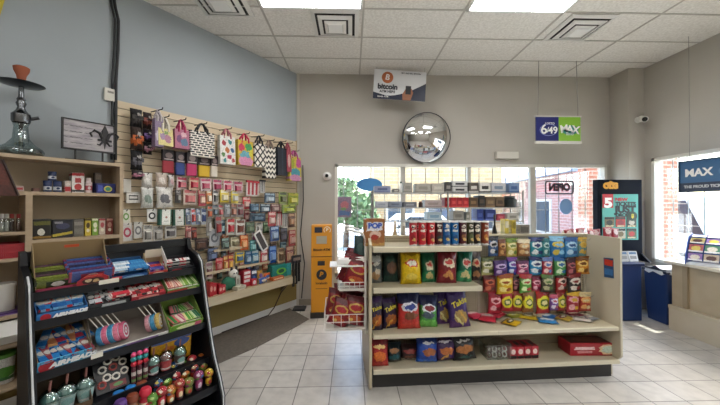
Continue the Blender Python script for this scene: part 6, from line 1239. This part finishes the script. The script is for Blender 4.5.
t, w = tray_box('lime_carton', 'lime green carton of gummy packs at the right end of the third tier', 3, 169, 202, .005, .30, .06, .17, pk('#6a9c2c', [('e', .5, .5, .3, .3, '#e0e8b0'), ('r', .85, .5, .1, .3, '#c8587c')], .4), '#6f8a3c')
bars(3, 171, 201, .03, .15, 4, .12, .04, .07, [('#4a8a4c', '#d8606c'), ('#c0607c', '#e0d0c0'), ('#5a9a44', '#e8e0a0'), ('#3a7a5c', '#c8d8a8')], 'gummy pack, {} from left, front row of the lime carton', 'gummy_pack', along='y', up=.02, jit=.3)
bars(3, 172, 199, .16, .28, 4, .12, .04, .07, [('#3a7a5c', '#c86a78'), ('#5a9a44', '#e0d8b0'), ('#a04a5c', '#d8c8a8'), ('#4a8a4c', '#8ac06a')], 'gummy pack, {} from left, back row of the lime carton', 'gummy_pack', along='y', up=.02, jit=.3)
# ---- tier 4
t, w = tray_box('brown_carton', 'open brown carton of dome-topped cups on the fourth tier', 4, 38, 93, .0, .3, .05, .26, '#5a4632', '#5c4a38')
def on4(px, q, k=4): b_, z = TI[k]; th = math.radians(8); return TX(px, k, q), b_+q*math.cos(th), z-.016+q*math.sin(th)
def dome_cup(px, q, lab, grp, c='#8fb8b4', s=1., fill='#a8c4c0', k=4):
    x, y, z = on4(px, q, k); t = thing('dome_cup', lab, 'candy cup', RK, x, y, z+.004, 0, grp)
    B().lathe([(.032*s, 0), (.045*s, .075*s), (.047*s, .08*s)], 18).obj('cup', pk(fill, [('e', .5, .5, .3, .3, c), ('r', .5, .2, .5, .08, '#e0e0dc')], .3, warp=.2), t, smooth='auto')
    B().lathe([(.052*s, .08*s), (.052*s, .088*s), (.046*s, .09*s), (.04*s, .12*s), (.024*s, .138*s), (0, .142*s)], 20).obj('dome_lid', glass('cup_dome', '#bfd8d4', .22, .06), t, smooth='auto')
    B().lathe([(.042*s, .078*s), (.036*s, .10*s), (.018*s, .118*s), (0, .122*s)], 16).obj('candy_fill', M(c, .5), t, smooth=True); B().tube([(0, 0, .13*s), (.006, 0, .19*s)], .006*s, 8).obj('straw', M('#8a5a54', .5), t)
dome_cup(50, .07, 'dome cup, leftmost of the three in the brown carton', 'dome cups in the brown carton', s=1.12); dome_cup(67, .09, 'dome cup, middle one of the three in the brown carton', 'dome cups in the brown carton', s=1.12); dome_cup(86, .09, 'dome cup, right one of the three in the brown carton', 'dome cups in the brown carton', s=1.12)
xa, xb = TX(97, 4, .08), TX(130, 4, .08); w = xb-xa; b_, z = TI[4]
t = thing('ring_card', 'black card with rings of candy leaning on the fourth tier', 'candy card', RK, (xa+xb)/2, b_+.07, z+.0); t.rotation_euler = (math.radians(-35), 0, RK.a)
H4 = .25; B().box(-w/2, 0, 0, w/2, .012, H4).obj('card', M('#1c1b1e', .4), t)
for i, (u, v) in enumerate([(.25, .62), (.45, .82), (.72, .86), (.9, .68), (.58, .62), (.35, .38), (.62, .34), (.18, .22), (.9, .42)]):
    q = B(); q.tube([(w*(u-.5)+.021*math.cos(a*math.tau/14), -.006, H4*v+.021*math.sin(a*math.tau/14)) for a in range(15)], .007, 6); q.obj('candy_ring', M('#e2ddd2' if i not in (4, 7) else '#a84a44', .4), t)
B().box(-w*.1, -.004, .01, w*.4, 0, .05).obj('red_print', pk('#7a2a30', [('e', .5, .5, .3, .3, '#5a8a4c')]), t)
for i, px in enumerate((134, 140, 146)):
    for j in range(2):
        x, y, z = on4(px, .06+.06*j); t = thing('candy_tube', f'upright candy tube with a pink ball cap, {ORD[i]} from left in the {"front" if j == 0 else "back"} pair row', 'candy tube', RK, x, y, z+.004, 0, 'candy tubes with ball caps'); hh = .12+.03*j
        B().tube([(0, 0, 0), (0, 0, hh)], .015, 12).obj('tube_body', pk('#5a2a34', [('r', .5, .6, .6, .12, '#c8c0b8'), ('r', .5, .2, .6, .08, '#6a8a4c')], .3), t); B().ball((0, 0, hh+.02), .02).obj('red_section', M('#b82838', .3), t, smooth=True)
        B().ball((0, 0, hh+.056), .02).obj('teal_section', M('#2f8a8c', .3), t, smooth=True); B().ball((0, 0, hh+.09), .018).obj('pink_cap', M('#d8507c', .3), t, smooth=True)
t, w = tray_box('yellow_carton', 'yellow candy carton behind the three small dome cups', 4, 150, 190, .15, .16, .21, .25, pk('#cf9a1c', [('e', .75, .75, .2, .16, '#3f5a9c'), ('r', .5, .35, .4, .1, '#d8b83c'), ('e', .4, .6, .16, .12, '#c8702c'), ('r', .5, .94, .5, .05, '#4a62a0')], .4), '#b8902c')
dome_cup(153.5, .08, 'small dome cup, leftmost of three before the yellow carton', 'small dome cups before the yellow carton', '#7fb0a8', 1.05, '#6a3a3c'); dome_cup(166, .08, 'small dome cup, middle of three before the yellow carton', 'small dome cups before the yellow carton', '#c05a58', 1.05, '#b8484c'); dome_cup(180, .08, 'small dome cup, right of three before the yellow carton', 'small dome cups before the yellow carton', '#86b4ac', 1.05, '#5a4a44')
# ---- tier 5
def bottle(px, q, c, cap, lab):
    x, y, z = on4(px, q, 5); t = thing('candy_bottle', lab, 'candy bottle', RK, x, y, z+.004, 0, 'candy bottles on the lowest tier')
    B().lathe([(.034, 0), (.038, .01), (.038, .09), (.026, .115), (.022, .125), (0, .125)], 16).obj('bottle_body', pk(c, [('r', .5, .45, .5, .2, '#d8c8b0'), ('e', .5, .45, .2, .15, cap)], .3), t, smooth='auto'); B().lathe([(.034, .122), (.038, .13), (.038, .155), (.03, .172), (0, .176)], 16).obj('cap', M(cap, .3), t, smooth='auto')
for px, q, c, cap, lab in [(119, .16, '#5a3a8a', '#2a7ac0', 'candy bottle with a blue cap, left one of the blue-capped pair'), (131, .17, '#7a4a34', '#2c80c8', 'candy bottle with a blue cap, right one of the blue-capped pair'), (142, .17, '#8a3a2c', '#8a4a34', 'candy bottle with a brown cap behind the red one'), (121, .06, '#4a6ab0', '#5a3a7c', 'candy bottle with a purple cap, frontmost on the lowest tier'), (133, .07, '#8a5a3c', '#7a3a24', 'candy bottle with a dark brown cap in front of the blue-capped pair'), (146, .08, '#b82c3c', '#c83044', 'red candy bottle with a red cap on the lowest tier')]: bottle(px, q, c, cap, lab)
BC = [('#6a9a3c','green','#c8d88a'),('#b03a34','brick red','#e0c8a0'),('#d0a82c','yellow','#b83030'),('#c0303c','crimson','#f0e0d0'),('#8a8a3c','olive','#c04a3c'),('#3a6aa0','blue','#e0c850'),('#c86a2c','orange','#e8e0c0'),('#9a3a6c','magenta','#e0c8d8')]
for rw, (q, pxs) in enumerate([(.05, (153, 162, 171, 180, 189, 199, 209)), (.14, (158, 167, 176, 185, 194, 203)), (.23, (164, 174, 183, 192, 201))]):
    for i, px in enumerate(pxs):
        c, cn, c2 = BC[(i*3+rw*5) % 8]
        x, y, z = on4(px, q, 5); z += .02*rw
        t = thing('ball_candy', f'{cn} clear-topped candy ball, {ORD[i]} from left in the {("front", "middle", "back")[rw]} row of bottom tier', 'candy', RK, x, y, z+.004, 0, 'ball-topped candies on the lowest tier'); hh = .05+.02*((i+rw) % 2)
        B().lathe([(.02, 0), (.024, .01), (.028, hh), (.02, hh+.012), (0, hh+.012)], 14).obj('candy_body', pk(c, [('e', .5, .5, .25, .3, c2), ('r', .5, .15, .5, .1, '#3a3a3c')], .3, warp=.15), t, smooth='auto')
        B().ball((0, 0, hh+.048), .044).obj('ball_top', glass('ball_top', '#f4f8f6', .02, .04, .12), t, smooth=True); B().ball((0, 0, hh+.044), .038).obj('sweet', pk(c, [('e', .3, .7, .16, .13, c2), ('e', .7, .4, .2, .2, BC[(i+rw) % 8][0]), ('e', .2, .3, .15, .15, BC[(i+3) % 8][0])], .3, warp=.3), t, smooth=True)
